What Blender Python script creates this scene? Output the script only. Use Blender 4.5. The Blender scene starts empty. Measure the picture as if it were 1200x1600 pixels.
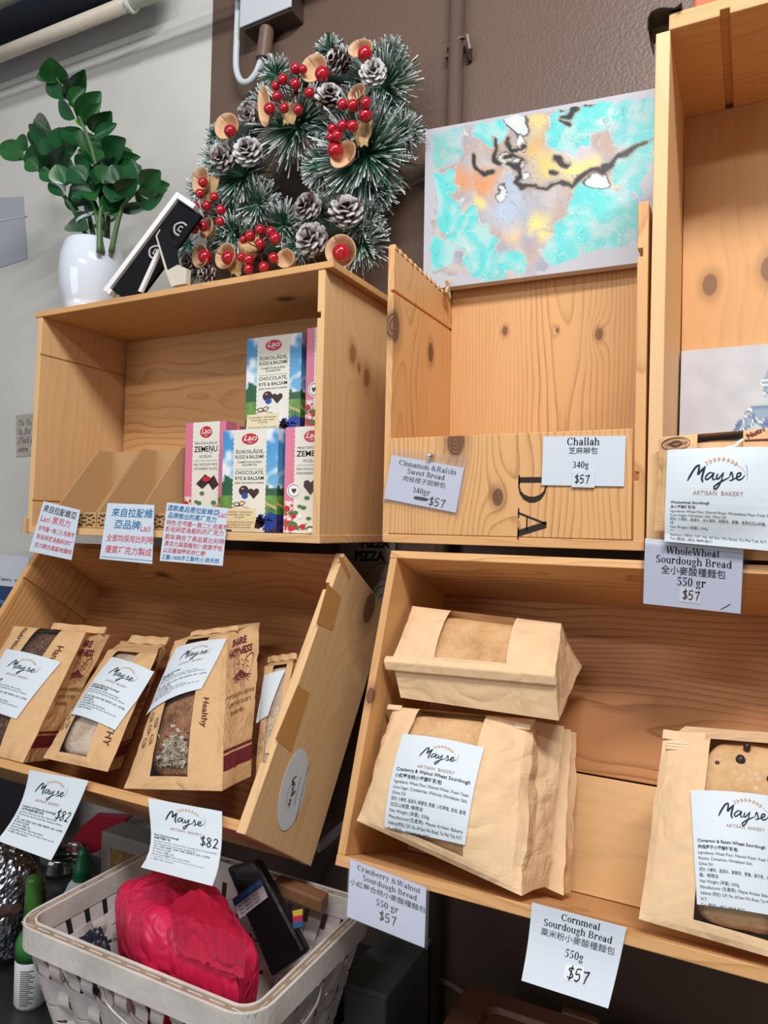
import bpy, bmesh, math, random
from math import sin, cos, pi, radians, sqrt, atan2
from mathutils import Vector as V, Matrix, noise

S = bpy.context.scene
COL = S.collection
# ------------------------------------------------------------------ camera
FPX = 1117.7
YAW, PIT, ROL = radians(27.187), radians(1.095), radians(1.2445)
EYE = V((0, 0, 1.5))
_f = V((-sin(YAW) * cos(PIT), cos(YAW) * cos(PIT), sin(PIT)))
_r = V((cos(YAW), sin(YAW), 0)); _u = _r.cross(_f)
CR = cos(ROL) * _r + sin(ROL) * _u
CU = -sin(ROL) * _r + cos(ROL) * _u
CF = _f
cam_data = bpy.data.cameras.new('camera'); cam = bpy.data.objects.new('camera', cam_data); COL.objects.link(cam)
cam.matrix_world = Matrix(((CR.x, CU.x, -CF.x, 0), (CR.y, CU.y, -CF.y, 0), (CR.z, CU.z, -CF.z, EYE.z), (0, 0, 0, 1)))
cam_data.sensor_fit = 'AUTO'; cam_data.sensor_width = 36; cam_data.lens = 36 * FPX / 1600
cam_data.clip_start = 0.05
S.camera = cam
# ------------------------------------------------------------------ light, exposure
S.view_settings.view_transform = 'Standard'; S.view_settings.look = 'None'
S.view_settings.gamma = 1; S.view_settings.use_curve_mapping = False
S.view_settings.exposure = 0.0
W = bpy.data.worlds.new('world'); S.world = W; W.use_nodes = True
W.node_tree.nodes['Background'].inputs[0].default_value = (0.93, 0.96, 1.0, 1)
W.node_tree.nodes['Background'].inputs[1].default_value = 0.19
def area(name, loc, tgt, sx, sy, power, col):
    d = bpy.data.lights.new(name, 'AREA'); d.shape = 'RECTANGLE'; d.size = sx; d.size_y = sy; d.energy = power; d.color = col
    o = bpy.data.objects.new(name, d); COL.objects.link(o); o.location = loc
    o.rotation_euler = (V(tgt) - V(loc)).to_track_quat('-Z', 'Y').to_euler(); return o
area('ceiling_tube_light', (0.30, -0.25, 3.2), (-0.45, 1.1, 1.6), 1.0, 0.08, 46, (1.0, 0.985, 0.975))
area('ceiling_tube_light', (-0.6, -1.2, 2.95), (-0.8, 1.1, 1.5), 1.2, 0.10, 15, (0.98, 0.985, 1.0))
area('left_fill_light', (-1.9, -1.6, 2.0), (-0.7, 1.0, 1.2), 1.4, 1.4, 17, (0.97, 0.985, 1.0))  # added soft fill, brightens the left wall and lower crates

# ------------------------------------------------------------------ helpers
def ray(px, py): return CR * ((px - 600) / FPX) - CU * ((py - 800) / FPX) + CF
def atY(px, py, y): d = ray(px, py); return EYE + d * (y / d.y)
def atX(px, py, x): d = ray(px, py); return EYE + d * (x / d.x)
def atZ(px, py, z): d = ray(px, py); return EYE + d * ((z - EYE.z) / d.z)
def atP(px, py, p, n): d = ray(px, py); return EYE + d * ((p - EYE).dot(n) / d.dot(n))

def lin(c):
    o = []
    for x in c[:3]:
        x /= 255.0
        o.append(x / 12.92 if x <= 0.04045 else ((x + 0.055) / 1.055) ** 2.4)
    return (*o, 1.0)

class Fr:
    """A crate's own frame: x along the wall, u up the opening, d into the crate; tilted back by th degrees."""
    def __init__(s, O, th=0):
        t = radians(th); s.O = V(O); s.eu = V((0, sin(t), cos(t))); s.ed = V((0, cos(t), -sin(t))); s.ex = V((1, 0, 0))
    def P(s, x, u, d): return s.O + s.ex * x + s.eu * u + s.ed * d
    def px(s, px, py, d=0):
        p = atP(px, py, s.O + s.ed * d, s.ed); return p
    def loc(s, p): q = p - s.O; return V((q.dot(s.ex), q.dot(s.eu), q.dot(s.ed)))

class MB:
    def __init__(s): s.v = []; s.f = []; s.m = []; s.mats = []; s.c = None; s.wc = None
    def mi(s, mat):
        if mat not in s.mats: s.mats.append(mat)
        return s.mats.index(mat)
    def add(s, vs, fs, mat, cols=None):
        b = len(s.v); i = s.mi(mat)
        s.v.extend([tuple(p) for p in vs])
        for f in fs: s.f.append([b + k for k in f]); s.m.append(i)
        if cols is not None or s.c is not None:
            if s.c is None: s.c = [(1, 1, 1, 1)] * b
            s.c.extend(cols if cols is not None else [(1, 1, 1, 1)] * len(vs))
    def hexa(s, P, mat):  # P: front TL TR BR BL, back TL TR BR BL
        s.add(P, [(0, 3, 2, 1), (4, 5, 6, 7), (0, 1, 5, 4), (1, 2, 6, 5), (2, 3, 7, 6), (3, 0, 4, 7)], mat)
    def box(s, lo, hi, mat):
        a, b = V(lo), V(hi)
        s.hexa([(a.x, a.y, b.z), (b.x, a.y, b.z), (b.x, a.y, a.z), (a.x, a.y, a.z), (a.x, b.y, b.z), (b.x, b.y, b.z), (b.x, b.y, a.z), (a.x, b.y, a.z)], mat)
    def prism(s, poly, ext, mat):
        n = len(poly); e = V(ext); P = [V(p) for p in poly]
        s.add(P + [p + e for p in P], [tuple(range(n)), tuple(reversed(range(n, 2 * n)))] + [(i, i + n, (i + 1) % n + n, (i + 1) % n) for i in range(n)], mat)
    def grid(s, fn, nu, nv, mat, colfn=None, flip=False, us=None, vs=None):
        us = us or [i / nu for i in range(nu + 1)]; vs = vs or [j / nv for j in range(nv + 1)]
        P = [fn(u, v) for v in vs for u in us]; k = len(us)
        F = [(j * k + i, j * k + i + 1, (j + 1) * k + i + 1, (j + 1) * k + i) for j in range(len(vs) - 1) for i in range(k - 1)]
        if flip: F = [f[::-1] for f in F]
        s.add(P, F, mat, [colfn(u, v) for v in vs for u in us] if colfn else None)
    def tube(s, path, r, mat, n=8, cap=True):
        path = [V(p) for p in path]; R = r if isinstance(r, (list, tuple)) else [r] * len(path)
        vs = []; a = None
        for i, p in enumerate(path):
            t = (path[min(i + 1, len(path) - 1)] - path[max(i - 1, 0)]).normalized()
            a = t.orthogonal() if a is None else a - t * a.dot(t)
            if a.length < 1e-6: a = t.orthogonal()
            a.normalize(); b = t.cross(a)
            for k in range(n): q = 2 * pi * k / n; vs.append(p + (a * cos(q) + b * sin(q)) * R[i])
        m = len(path)
        fs = [(i * n + k, i * n + (k + 1) % n, (i + 1) * n + (k + 1) % n, (i + 1) * n + k) for i in range(m - 1) for k in range(n)]
        if cap: fs += [tuple(reversed(range(n))), tuple(range((m - 1) * n, m * n))]
        s.add(vs, fs, mat)
    def lathe(s, prof, o, mat, n=32, axis=None, sx=1, sy=1):
        o = V(o); ax = V(axis).normalized() if axis else V((0, 0, 1))
        a = ax.orthogonal().normalized() if axis else V((1, 0, 0)); b = ax.cross(a)
        vs = [o + a * (r * cos(2 * pi * k / n) * sx) + b * (r * sin(2 * pi * k / n) * sy) + ax * z for r, z in prof for k in range(n)]
        m = len(prof)
        fs = [(i * n + k, i * n + (k + 1) % n, (i + 1) * n + (k + 1) % n, (i + 1) * n + k) for i in range(m - 1) for k in range(n)]
        if prof[0][0] > 1e-5: fs.append(tuple(reversed(range(n))))
        if prof[-1][0] > 1e-5: fs.append(tuple(range((m - 1) * n, m * n)))
        s.add(vs, fs, mat)
    def ball(s, o, r, mat, n=12, m=8, ax=(1, 1, 1)):
        o = V(o)
        s.lathe([(max(1e-6, sin(pi * i / m) * r * ax[0]), -cos(pi * i / m) * r * ax[2]) for i in range(m + 1)], o, mat, n)
    def build(s, name, parent=None, smooth=False, bevel=0, subsurf=0, solid=0, weld=False):
        me = bpy.data.meshes.new(name); me.from_pydata(s.v, [], s.f)
        for m in s.mats: me.materials.append(m)
        me.polygons.foreach_set('material_index', s.m)
        if smooth: me.polygons.foreach_set('use_smooth', [True] * len(s.f))
        if s.c is not None:
            at = me.attributes.new('col', 'FLOAT_COLOR', 'POINT'); at.data.foreach_set('color', [x for c in s.c for x in c])
        if s.wc is not None:
            at = me.attributes.new('wc', 'FLOAT_VECTOR', 'POINT'); at.data.foreach_set('vector', [x for p in s.v for x in s.wc(V(p))])
        me.update()
        o = bpy.data.objects.new(name, me); COL.objects.link(o)
        if parent: adopt(o, parent)
        if weld: o.modifiers.new('weld', 'WELD').merge_threshold = 1e-5
        if solid: md = o.modifiers.new('solid', 'SOLIDIFY'); md.thickness = solid; md.offset = 0
        if bevel: md = o.modifiers.new('bevel', 'BEVEL'); md.width = bevel; md.segments = 2; md.limit_method = 'ANGLE'
        if subsurf: md = o.modifiers.new('sub', 'SUBSURF'); md.levels = md.render_levels = subsurf
        return o

def wmat(o):
    return (wmat(o.parent) @ o.matrix_parent_inverse if o.parent else Matrix.Identity(4)) @ Matrix.LocRotScale(o.location, o.rotation_euler, o.scale)
def adopt(o, p): o.parent = p; o.matrix_parent_inverse = wmat(p).inverted()
def tag(o, label, cat, group=None):
    o['label'] = label; o['category'] = cat
    if group: o['group'] = group
    return o
def thing(name, loc, label, cat, group=None):
    o = bpy.data.objects.new(name, None); COL.objects.link(o); o.location = loc; o.empty_display_size = 0.03
    return tag(o, label, cat, group)
def structure(o): o['kind'] = 'structure'; return o
def dup(root, shift, label=None):
    r = root.copy(); COL.objects.link(r); r.location = root.location + V(shift)
    if label: r['label'] = label
    for ch in list(root.children):
        c = ch.copy(); COL.objects.link(c); c.parent = r
        for g in list(ch.children): d = g.copy(); COL.objects.link(d); d.parent = c
    return r

# ------------------------------------------------------------------ materials
def newmat(name):
    m = bpy.data.materials.new(name); m.use_nodes = True; nt = m.node_tree
    return m, nt, nt.nodes['Principled BSDF']
_pm = {}
def pm(name, col, rough=0.5, spec=0.5, metal=0, bump=0, bscale=200, vary=0, vscale=8, trans=0, coat=0, sheen=0, wr=0):
    if name in _pm: return _pm[name]
    m, nt, b = newmat(name); N = nt.nodes; L = nt.links
    b.inputs['Base Color'].default_value = lin(col); b.inputs['Roughness'].default_value = rough
    b.inputs['Specular IOR Level'].default_value = spec; b.inputs['Metallic'].default_value = metal
    b.inputs['Coat Weight'].default_value = coat
    if trans: b.inputs['Transmission Weight'].default_value = trans
    tc = N.new('ShaderNodeTexCoord')
    if vary:
        n = N.new('ShaderNodeTexNoise'); n.inputs['Scale'].default_value = vscale; n.inputs['Detail'].default_value = 5
        L.new(tc.outputs['Object'], n.inputs['Vector'])
        r = N.new('ShaderNodeValToRGB'); c = lin(col)
        r.color_ramp.elements[0].color = tuple(x * (1 - vary) for x in c[:3]) + (1,); r.color_ramp.elements[0].position = 0.3
        r.color_ramp.elements[1].color = tuple(min(1, x * (1 + vary * 0.6)) for x in c[:3]) + (1,); r.color_ramp.elements[1].position = 0.7
        L.new(n.outputs['Fac'], r.inputs['Fac']); L.new(r.outputs['Color'], b.inputs['Base Color'])
    if bump:
        n = N.new('ShaderNodeTexNoise'); n.inputs['Scale'].default_value = bscale; n.inputs['Detail'].default_value = 3
        L.new(tc.outputs['Object'], n.inputs['Vector'])
        bp = N.new('ShaderNodeBump'); bp.inputs['Strength'].default_value = bump; bp.inputs['Distance'].default_value = 0.002
        L.new(n.outputs['Fac'], bp.inputs['Height']); L.new(bp.outputs['Normal'], b.inputs['Normal'])
        if wr:  # creases of handled paper: folded noise
            n2 = N.new('ShaderNodeTexNoise'); n2.inputs['Scale'].default_value = 13; n2.inputs['Detail'].default_value = 2.5; n2.inputs['Distortion'].default_value = .8; L.new(tc.outputs['Object'], n2.inputs['Vector'])
            s1 = N.new('ShaderNodeMath'); s1.operation = 'SUBTRACT'; s1.inputs[1].default_value = .5; L.new(n2.outputs['Fac'], s1.inputs[0])
            s2 = N.new('ShaderNodeMath'); s2.operation = 'ABSOLUTE'; L.new(s1.outputs[0], s2.inputs[0])
            b2 = N.new('ShaderNodeBump'); b2.inputs['Strength'].default_value = wr; b2.inputs['Distance'].default_value = .03
            L.new(s2.outputs[0], b2.inputs['Height']); L.new(b2.outputs['Normal'], bp.inputs['Normal'])
    _pm[name] = m; return m
def colmat(name, rough=0.5, spec=0.5, bump=0, bscale=300):
    if name in _pm: return _pm[name]
    m = pm(name, (255, 255, 255), rough, spec, bump=bump, bscale=bscale); nt = m.node_tree
    a = nt.nodes.new('ShaderNodeAttribute'); a.attribute_name = 'col'
    nt.links.new(a.outputs['Color'], nt.nodes['Principled BSDF'].inputs['Base Color']); return m
def filmmat(name, tint=(255, 255, 255), gloss=0.2, rough=0.12, bump=0.6, bscale=40, fac=0.9):
    """thin clear plastic: mostly see-through with a reflecting skin"""
    if name in _pm: return _pm[name]
    m, nt, b = newmat(name); N = nt.nodes; L = nt.links
    t = N.new('ShaderNodeBsdfTransparent'); t.inputs[0].default_value = lin(tint)
    g = N.new('ShaderNodeBsdfGlossy'); g.inputs['Roughness'].default_value = rough
    mx = N.new('ShaderNodeMixShader'); fr = N.new('ShaderNodeFresnel'); fr.inputs['IOR'].default_value = 1.45
    ad = N.new('ShaderNodeMath'); ad.operation = 'MULTIPLY_ADD'; ad.inputs[1].default_value = fac; ad.inputs[2].default_value = gloss * 0.1
    tc = N.new('ShaderNodeTexCoord'); n = N.new('ShaderNodeTexNoise'); n.inputs['Scale'].default_value = bscale; n.inputs['Detail'].default_value = 2
    L.new(tc.outputs['Object'], n.inputs['Vector'])
    bp = N.new('ShaderNodeBump'); bp.inputs['Strength'].default_value = bump; bp.inputs['Distance'].default_value = 0.006
    L.new(n.outputs['Fac'], bp.inputs['Height']); L.new(bp.outputs['Normal'], g.inputs['Normal']); L.new(bp.outputs['Normal'], fr.inputs['Normal'])
    L.new(fr.outputs[0], ad.inputs[0]); ge = N.new('ShaderNodeNewGeometry'); iv = N.new('ShaderNodeMath'); iv.operation = 'SUBTRACT'; iv.inputs[0].default_value = 1.0; L.new(ge.outputs['Backfacing'], iv.inputs[1])
    mu = N.new('ShaderNodeMath'); mu.operation = 'MULTIPLY'; L.new(ad.outputs[0], mu.inputs[0]); L.new(iv.outputs[0], mu.inputs[1]); L.new(mu.outputs[0], mx.inputs[0]); L.new(t.outputs[0], mx.inputs[1]); L.new(g.outputs[0], mx.inputs[2])
    L.new(mx.outputs[0], N['Material Output'].inputs['Surface']); _pm[name] = m; return m

class NB:
    """short-hand for node maths"""
    def __init__(s, nt): s.nt = nt
    def put(s, sock, v):
        if isinstance(v, (int, float)): sock.default_value = v
        elif isinstance(v, tuple): sock.default_value = v
        else: s.nt.links.new(v, sock)
    def m(s, op, a, b=0, c=0):
        n = s.nt.nodes.new('ShaderNodeMath'); n.operation = op
        for i, x in enumerate((a, b, c)): s.put(n.inputs[i], x)
        return n.outputs[0]
    def vm(s, op, a, b=(0, 0, 0)):
        n = s.nt.nodes.new('ShaderNodeVectorMath'); n.operation = op
        s.put(n.inputs[0], a); s.put(n.inputs[1], b)
        return n.outputs['Value'] if op in ('LENGTH', 'DOT_PRODUCT', 'DISTANCE') else n.outputs[0]
    def noise(s, vec, sc, det=3, rough=0.5):
        n = s.nt.nodes.new('ShaderNodeTexNoise'); s.put(n.inputs['Vector'], vec)
        n.inputs['Scale'].default_value = sc; n.inputs['Detail'].default_value = det; n.inputs['Roughness'].default_value = rough
        return n.outputs['Fac']
    def ramp(s, f, stops):
        n = s.nt.nodes.new('ShaderNodeValToRGB'); e = n.color_ramp.elements
        while len(e) < len(stops): e.new(0.5)
        for k, (p, c) in enumerate(stops): e[k].position = p; e[k].color = c
        s.put(n.inputs[0], f); return n.outputs[0]
    def mix(s, f, a, b):
        n = s.nt.nodes.new('ShaderNodeMix'); n.data_type = 'RGBA'
        s.put(n.inputs[0], f); s.put(n.inputs[6], a); s.put(n.inputs[7], b); return n.outputs[2]
    def sstep(s, x, lo, hi):
        n = s.nt.nodes.new('ShaderNodeMapRange'); n.interpolation_type = 'SMOOTHSTEP'
        s.put(n.inputs[0], x); n.inputs[1].default_value = lo; n.inputs[2].default_value = hi; return n.outputs[0]

def wood(name, light, dark, knots=(), freq=110, pith=0.06, seed=0, contrast=1.0, wob=1.0, streak=0.5, kcol=(84, 50, 34)):
    m, nt, b = newmat(name); q = NB(nt)
    a = nt.nodes.new('ShaderNodeAttribute'); a.attribute_name = 'wc'; p0 = a.outputs['Vector']
    rnd = random.Random(seed)
    p = q.vm('ADD', p0, (rnd.uniform(-3, 3), 0, 0))
    sp = nt.nodes.new('ShaderNodeSeparateXYZ'); nt.links.new(p, sp.inputs[0])
    g, t, n = sp.outputs
    lowv = q.vm('MULTIPLY', p, (2.2, 7, 7))
    low = q.noise(q.vm('ADD', lowv, (seed * 1.37, seed * .7, 0)), 1.0, 2)
    tt = q.m('ADD', t, rnd.uniform(-0.12, 0.12)); nn = q.m('ADD', n, pith)
    rr = q.m('SQRT', q.m('ADD', q.m('MULTIPLY', tt, tt), q.m('MULTIPLY', nn, nn)))
    rr = q.m('ADD', rr, q.m('MULTIPLY', q.m('SUBTRACT', low, 0.5), 0.075 * wob))
    kmask = None
    for (kp, kr) in knots:
        d3 = q.vm('MULTIPLY', q.vm('SUBTRACT', p0, tuple(kp)), (0.62, 1, 1))
        d = q.vm('LENGTH', d3)
        e = q.m('POWER', 2.718, q.m('MULTIPLY', q.m('MULTIPLY', d, d), -1.0 / (2.6 * kr) ** 2))
        rr = q.m('ADD', rr, q.m('MULTIPLY', e, kr * 1.6))
        core = q.sstep(d, kr * 1.15, kr * 0.75); halo = q.m('MULTIPLY', q.sstep(d, kr * 2.1, kr * 0.9), 0.35)
        rings = q.m('MULTIPLY', q.m('SINE', q.m('MULTIPLY', d, 2 * pi / (kr * 0.22))), 0.12)
        k1 = q.m('MAXIMUM', q.m('MULTIPLY', core, q.m('ADD', rings, 0.85)), halo)
        kmask = k1 if kmask is None else q.m('MAXIMUM', kmask, k1)
    fine = q.noise(q.vm('MULTIPLY', p, (9, 260, 260)), 1.0, 2)
    fr = q.m('FRACT', q.m('ADD', q.m('MULTIPLY', rr, freq), q.m('MULTIPLY', fine, 0.12)))
    tri = q.m('POWER', fr, 2.2)
    tri = q.m('MULTIPLY', tri, q.sstep(fr, 1.0, 0.9))
    amp = q.m('MULTIPLY', tri, q.m('ADD', q.m('MULTIPLY', low, 0.7), 0.45))
    amp = q.m('ADD', q.m('MULTIPLY', amp, contrast * 0.72), q.m('MULTIPLY', q.m('SUBTRACT', fine, 0.5), 0.35))
    band = q.noise(q.vm('MULTIPLY', p, (1.1, 16, 16)), 1.0, 2)
    amp = q.m('ADD', amp, q.m('MULTIPLY', q.m('SUBTRACT', band, 0.5), streak))
    L, D = lin(light), lin(dark)
    c = q.ramp(amp, [(0.0, tuple(min(1, x * 1.06) for x in L[:3]) + (1,)), (0.25, L), (0.75, D), (1.0, tuple(x * 0.75 for x in D[:3]) + (1,))])
    if kmask is not None: c = q.mix(q.m('MINIMUM', kmask, 0.95), c, lin(kcol))
    nt.links.new(c, b.inputs['Base Color']); b.inputs['Roughness'].default_value = 0.52; b.inputs['Specular IOR Level'].default_value = 0.3
    bp = nt.nodes.new('ShaderNodeBump'); bp.inputs['Strength'].default_value = 0.12; bp.inputs['Distance'].default_value = 0.001
    nt.links.new(amp, bp.inputs['Height']); nt.links.new(bp.outputs['Normal'], b.inputs['Normal'])
    return m

_seed = [1]
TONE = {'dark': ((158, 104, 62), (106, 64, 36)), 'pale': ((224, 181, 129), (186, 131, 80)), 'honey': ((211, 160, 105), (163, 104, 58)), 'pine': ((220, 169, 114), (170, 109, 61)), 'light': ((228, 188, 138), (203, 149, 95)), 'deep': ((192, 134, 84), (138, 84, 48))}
def plank(name, parent, shape, g, n, tone, knots=(), freq=110, contrast=1.0, bevel=0.0012, wob=1.0, pith=0.06, streak=0.5, kcol=(84, 50, 34)):
    """shape: function(mb, mat) adding the board's solid; g grain direction, n board normal; knots (point, radius)"""
    _seed[0] += 1; sd = _seed[0]
    g = V(g).normalized(); n = V(n); n = (n - g * n.dot(g)).normalized(); t = n.cross(g)
    mb = MB(); mb.mats = []; holder = {}
    tmp = MB(); tmp_mat = None
    shape(tmp, None)
    c = sum((V(p) for p in tmp.v), V()) / len(tmp.v)
    wc = lambda p: ((p - c).dot(g), (p - c).dot(t), (p - c).dot(n))
    kn = [(wc(V(k)), r) for k, r in knots]
    mat = wood('pine_board_%d' % sd, *TONE[tone], knots=kn, freq=freq, seed=sd, contrast=contrast, wob=wob, pith=pith, streak=streak, kcol=kcol)
    tmp.mats = [mat]; tmp.wc = wc
    return tmp.build(name, parent, bevel=bevel)

# ------------------------------------------------------------------ lettering
_font_ob = None; _tc = {}
def glyphs(text, bold=0.0, space=1.0):
    """the flat outline of a line of lettering, size 1, starting at x = 0"""
    global _font_ob
    k = (text, bold, space)
    if k in _tc: return _tc[k]
    if _font_ob is None:
        cu = bpy.data.curves.new('lettering', 'FONT'); cu.resolution_u = 2; _font_ob = bpy.data.objects.new('lettering', cu); COL.objects.link(_font_ob)
    cu = _font_ob.data; cu.body = text; cu.offset = bold; cu.space_character = space
    bpy.context.view_layer.update()
    me = _font_ob.to_mesh()
    vs = [(v.co.x, v.co.y) for v in me.vertices]; fs = [tuple(p.vertices) for p in me.polygons]
    _font_ob.to_mesh_clear()
    w = max([v[0] for v in vs], default=0.3 * len(text))
    _tc[k] = (vs, fs, w); return _tc[k]

# bold serif letters drawn from stems, bowls and hairlines (x-height .46, capitals .66)
def _ring(cx, cy, rx, ry, a0=0, a1=360, tw=.12, th=.035):
    n = max(5, int(abs(a1 - a0) / 24)); o = []
    for i in range(n + 1):
        a = radians(a0 + (a1 - a0) * i / n); o.append(((cx + rx * cos(a), cy + ry * sin(a)), (cx + (rx - tw) * cos(a), cy + (ry - th) * sin(a))))
    return [[o[i][0], o[i + 1][0], o[i + 1][1], o[i][1]] for i in range(n)]
def _stem(x, y0, y1, b=1, t=1, w=.125):
    r = [[(x - w / 2, y0), (x + w / 2, y0), (x + w / 2, y1), (x - w / 2, y1)]]
    if b: r.append([(x - w / 2 - .055, y0), (x + w / 2 + .055, y0), (x + w / 2 + .055, y0 + .035), (x - w / 2 - .055, y0 + .035)])
    if t == 1: r.append([(x - w / 2 - .06, y1 - .035), (x + w / 2, y1 - .035), (x + w / 2, y1), (x - w / 2 - .06, y1)])
    if t == 2: r.append([(x - w / 2 - .055, y1 - .035), (x + w / 2 + .055, y1 - .035), (x + w / 2 + .055, y1), (x - w / 2 - .055, y1)])
    return r
def _dg(x0, y0, x1, y1, w): return [[(x0 - w / 2, y0), (x0 + w / 2, y0), (x1 + w / 2, y1), (x1 - w / 2, y1)]]
def _hl(x0, x1, y, h=.035): return [[(x0, y), (x1, y), (x1, y + h), (x0, y + h)]]
SER = {
 'a': (.5, _ring(.2, .14, .18, .15) + _stem(.36, 0, .34, 0, 0) + _ring(.24, .32, .18, .15, 0, 165) + _hl(.36, .47, 0)),
 'b': (.56, _stem(.1, 0, .67, 0, 1) + _ring(.29, .23, .23, .24)), 'c': (.45, _ring(.24, .23, .21, .24, 45, 320)),
 'd': (.56, _stem(.43, 0, .67, 0, 1) + _ring(.25, .23, .22, .24) + _hl(.43, .55, 0)), 'e': (.46, _ring(.24, .23, .21, .24, 0, 320) + _hl(.1, .44, .23)),
 'g': (.5, _ring(.22, .3, .18, .17) + _ring(.24, -.07, .21, .13) + _hl(.36, .48, .42)), 'h': (.56, _stem(.1, 0, .67) + _ring(.29, .3, .2, .17, 0, 150) + _stem(.425, 0, .3, 1, 0)),
 'i': (.28, _stem(.14, 0, .46) + _ring(.14, .62, .075, .075, 0, 360, .075, .075)), 'l': (.28, _stem(.14, 0, .67)),
 'm': (.84, _stem(.1, 0, .46) + _ring(.28, .3, .19, .17, 0, 150) + _stem(.41, 0, .3, 1, 0) + _ring(.58, .3, .19, .17, 0, 150) + _stem(.71, 0, .3, 1, 0)),
 'n': (.56, _stem(.1, 0, .46) + _ring(.29, .3, .2, .17, 0, 150) + _stem(.425, 0, .3, 1, 0)), 'o': (.5, _ring(.25, .23, .23, .24)),
 'r': (.44, _stem(.12, 0, .46) + _ring(.29, .3, .15, .17, 60, 160) + _ring(.36, .4, .07, .07, 0, 360, .07, .07)),
 's': (.4, _ring(.2, .34, .15, .13, 30, 270, .09, .035) + _ring(.2, .12, .16, .13, -150, 90, .09, .035)),
 't': (.34, _stem(.15, .05, .6, 0, 0) + _hl(.02, .31, .42) + _ring(.24, .1, .15, .1, 180, 320)), 'u': (.56, _stem(.12, .14, .46, 0) + _ring(.29, .16, .22, .17, 180, 340) + _stem(.43, 0, .46, 1)),
 'w': (.74, _dg(.22, 0, .09, .46, .12) + _dg(.22, 0, .36, .42, .05) + _dg(.5, 0, .37, .46, .12) + _dg(.5, 0, .66, .46, .05) + _hl(.0, .2, .43) + _hl(.56, .74, .43)),
 'y': (.52, _dg(.26, 0, .11, .46, .12) + _dg(.14, -.2, .42, .46, .055) + _hl(.0, .22, .43) + _hl(.32, .52, .43) + _ring(.1, -.16, .06, .06, 0, 360, .06, .06)),
 'B': (.66, _stem(.15, 0, .66, 1, 1) + _ring(.3, .49, .26, .17, -90, 90) + _ring(.3, .17, .31, .18, -90, 90) + _hl(.15, .32, .625) + _hl(.15, .32, .325) + _hl(.15, .32, 0)),
 'C': (.7, _ring(.36, .33, .33, .34, 40, 325, .14) + _dg(.61, .47, .61, .66, .04)), 'D': (.72, _stem(.15, 0, .66, 1, 1) + _ring(.3, .33, .38, .33, -90, 90, .14) + _hl(.1, .32, .625) + _hl(.1, .32, 0)),
 'A': (.72, _dg(.58, 0, .36, .67, .15) + _dg(.1, 0, .35, .67, .05) + _hl(.2, .5, .2) + _hl(0, .22, 0) + _hl(.44, .72, 0)),
 'R': (.72, _stem(.15, 0, .66, 1, 1) + _ring(.3, .49, .27, .17, -90, 90) + _hl(.15, .32, .625) + _hl(.15, .32, .31) + _dg(.6, 0, .36, .34, .14) + _hl(.55, .72, 0)),
 'S': (.56, _ring(.28, .49, .22, .18, 40, 270, .13, .05) + _ring(.28, .17, .24, .18, -140, 90, .13, .05) + _dg(.46, .48, .46, .66, .035) + _dg(.07, 0, .07, .2, .035)),
 'W': (1.0, _dg(.3, 0, .12, .66, .14) + _dg(.3, 0, .5, .6, .05) + _dg(.7, 0, .5, .66, .14) + _dg(.7, 0, .9, .66, .05) + _hl(0, .26, .63) + _hl(.38, .62, .63) + _hl(.78, 1, .63)),
 '&': (.8, _ring(.3, .5, .17, .17, 0, 360, .07, .04) + _ring(.28, .17, .24, .18, 60, 330, .12, .04) + _dg(.62, 0, .24, .45, .12) + _dg(.5, .08, .7, .36, .05)),
 '3': (.5, _ring(.23, .49, .19, .17, -90, 150, .11) + _ring(.22, .17, .23, .18, -150, 90, .12)), '4': (.5, _stem(.34, 0, .66, 0, 0) + _hl(.02, .48, .17, .08) + _dg(.05, .2, .32, .66, .05)),
 '5': (.5, _hl(.12, .45, .58, .08) + _dg(.11, .36, .13, .64, .05) + _ring(.21, .2, .24, .21, -150, 120, .13)), '0': (.5, _ring(.25, .33, .23, .34, 0, 360, .13)), ' ': (.25, [])}

def curve_pts(pts, n=6, close=False):
    P = [V((*p, 0)) if len(p) == 2 else V(p) for p in pts]; o = []
    for i in range(len(P) - 1):
        a, b, c, d = P[max(i - 1, 0)], P[i], P[i + 1], P[min(i + 2, len(P) - 1)]
        for k in range(n):
            t = k / n; o.append(0.5 * ((2 * b) + (c - a) * t + (2 * a - 5 * b + 4 * c - d) * t * t + (3 * b - 3 * c + d - a) * t ** 3))
    o.append(P[-1]); return o

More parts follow.
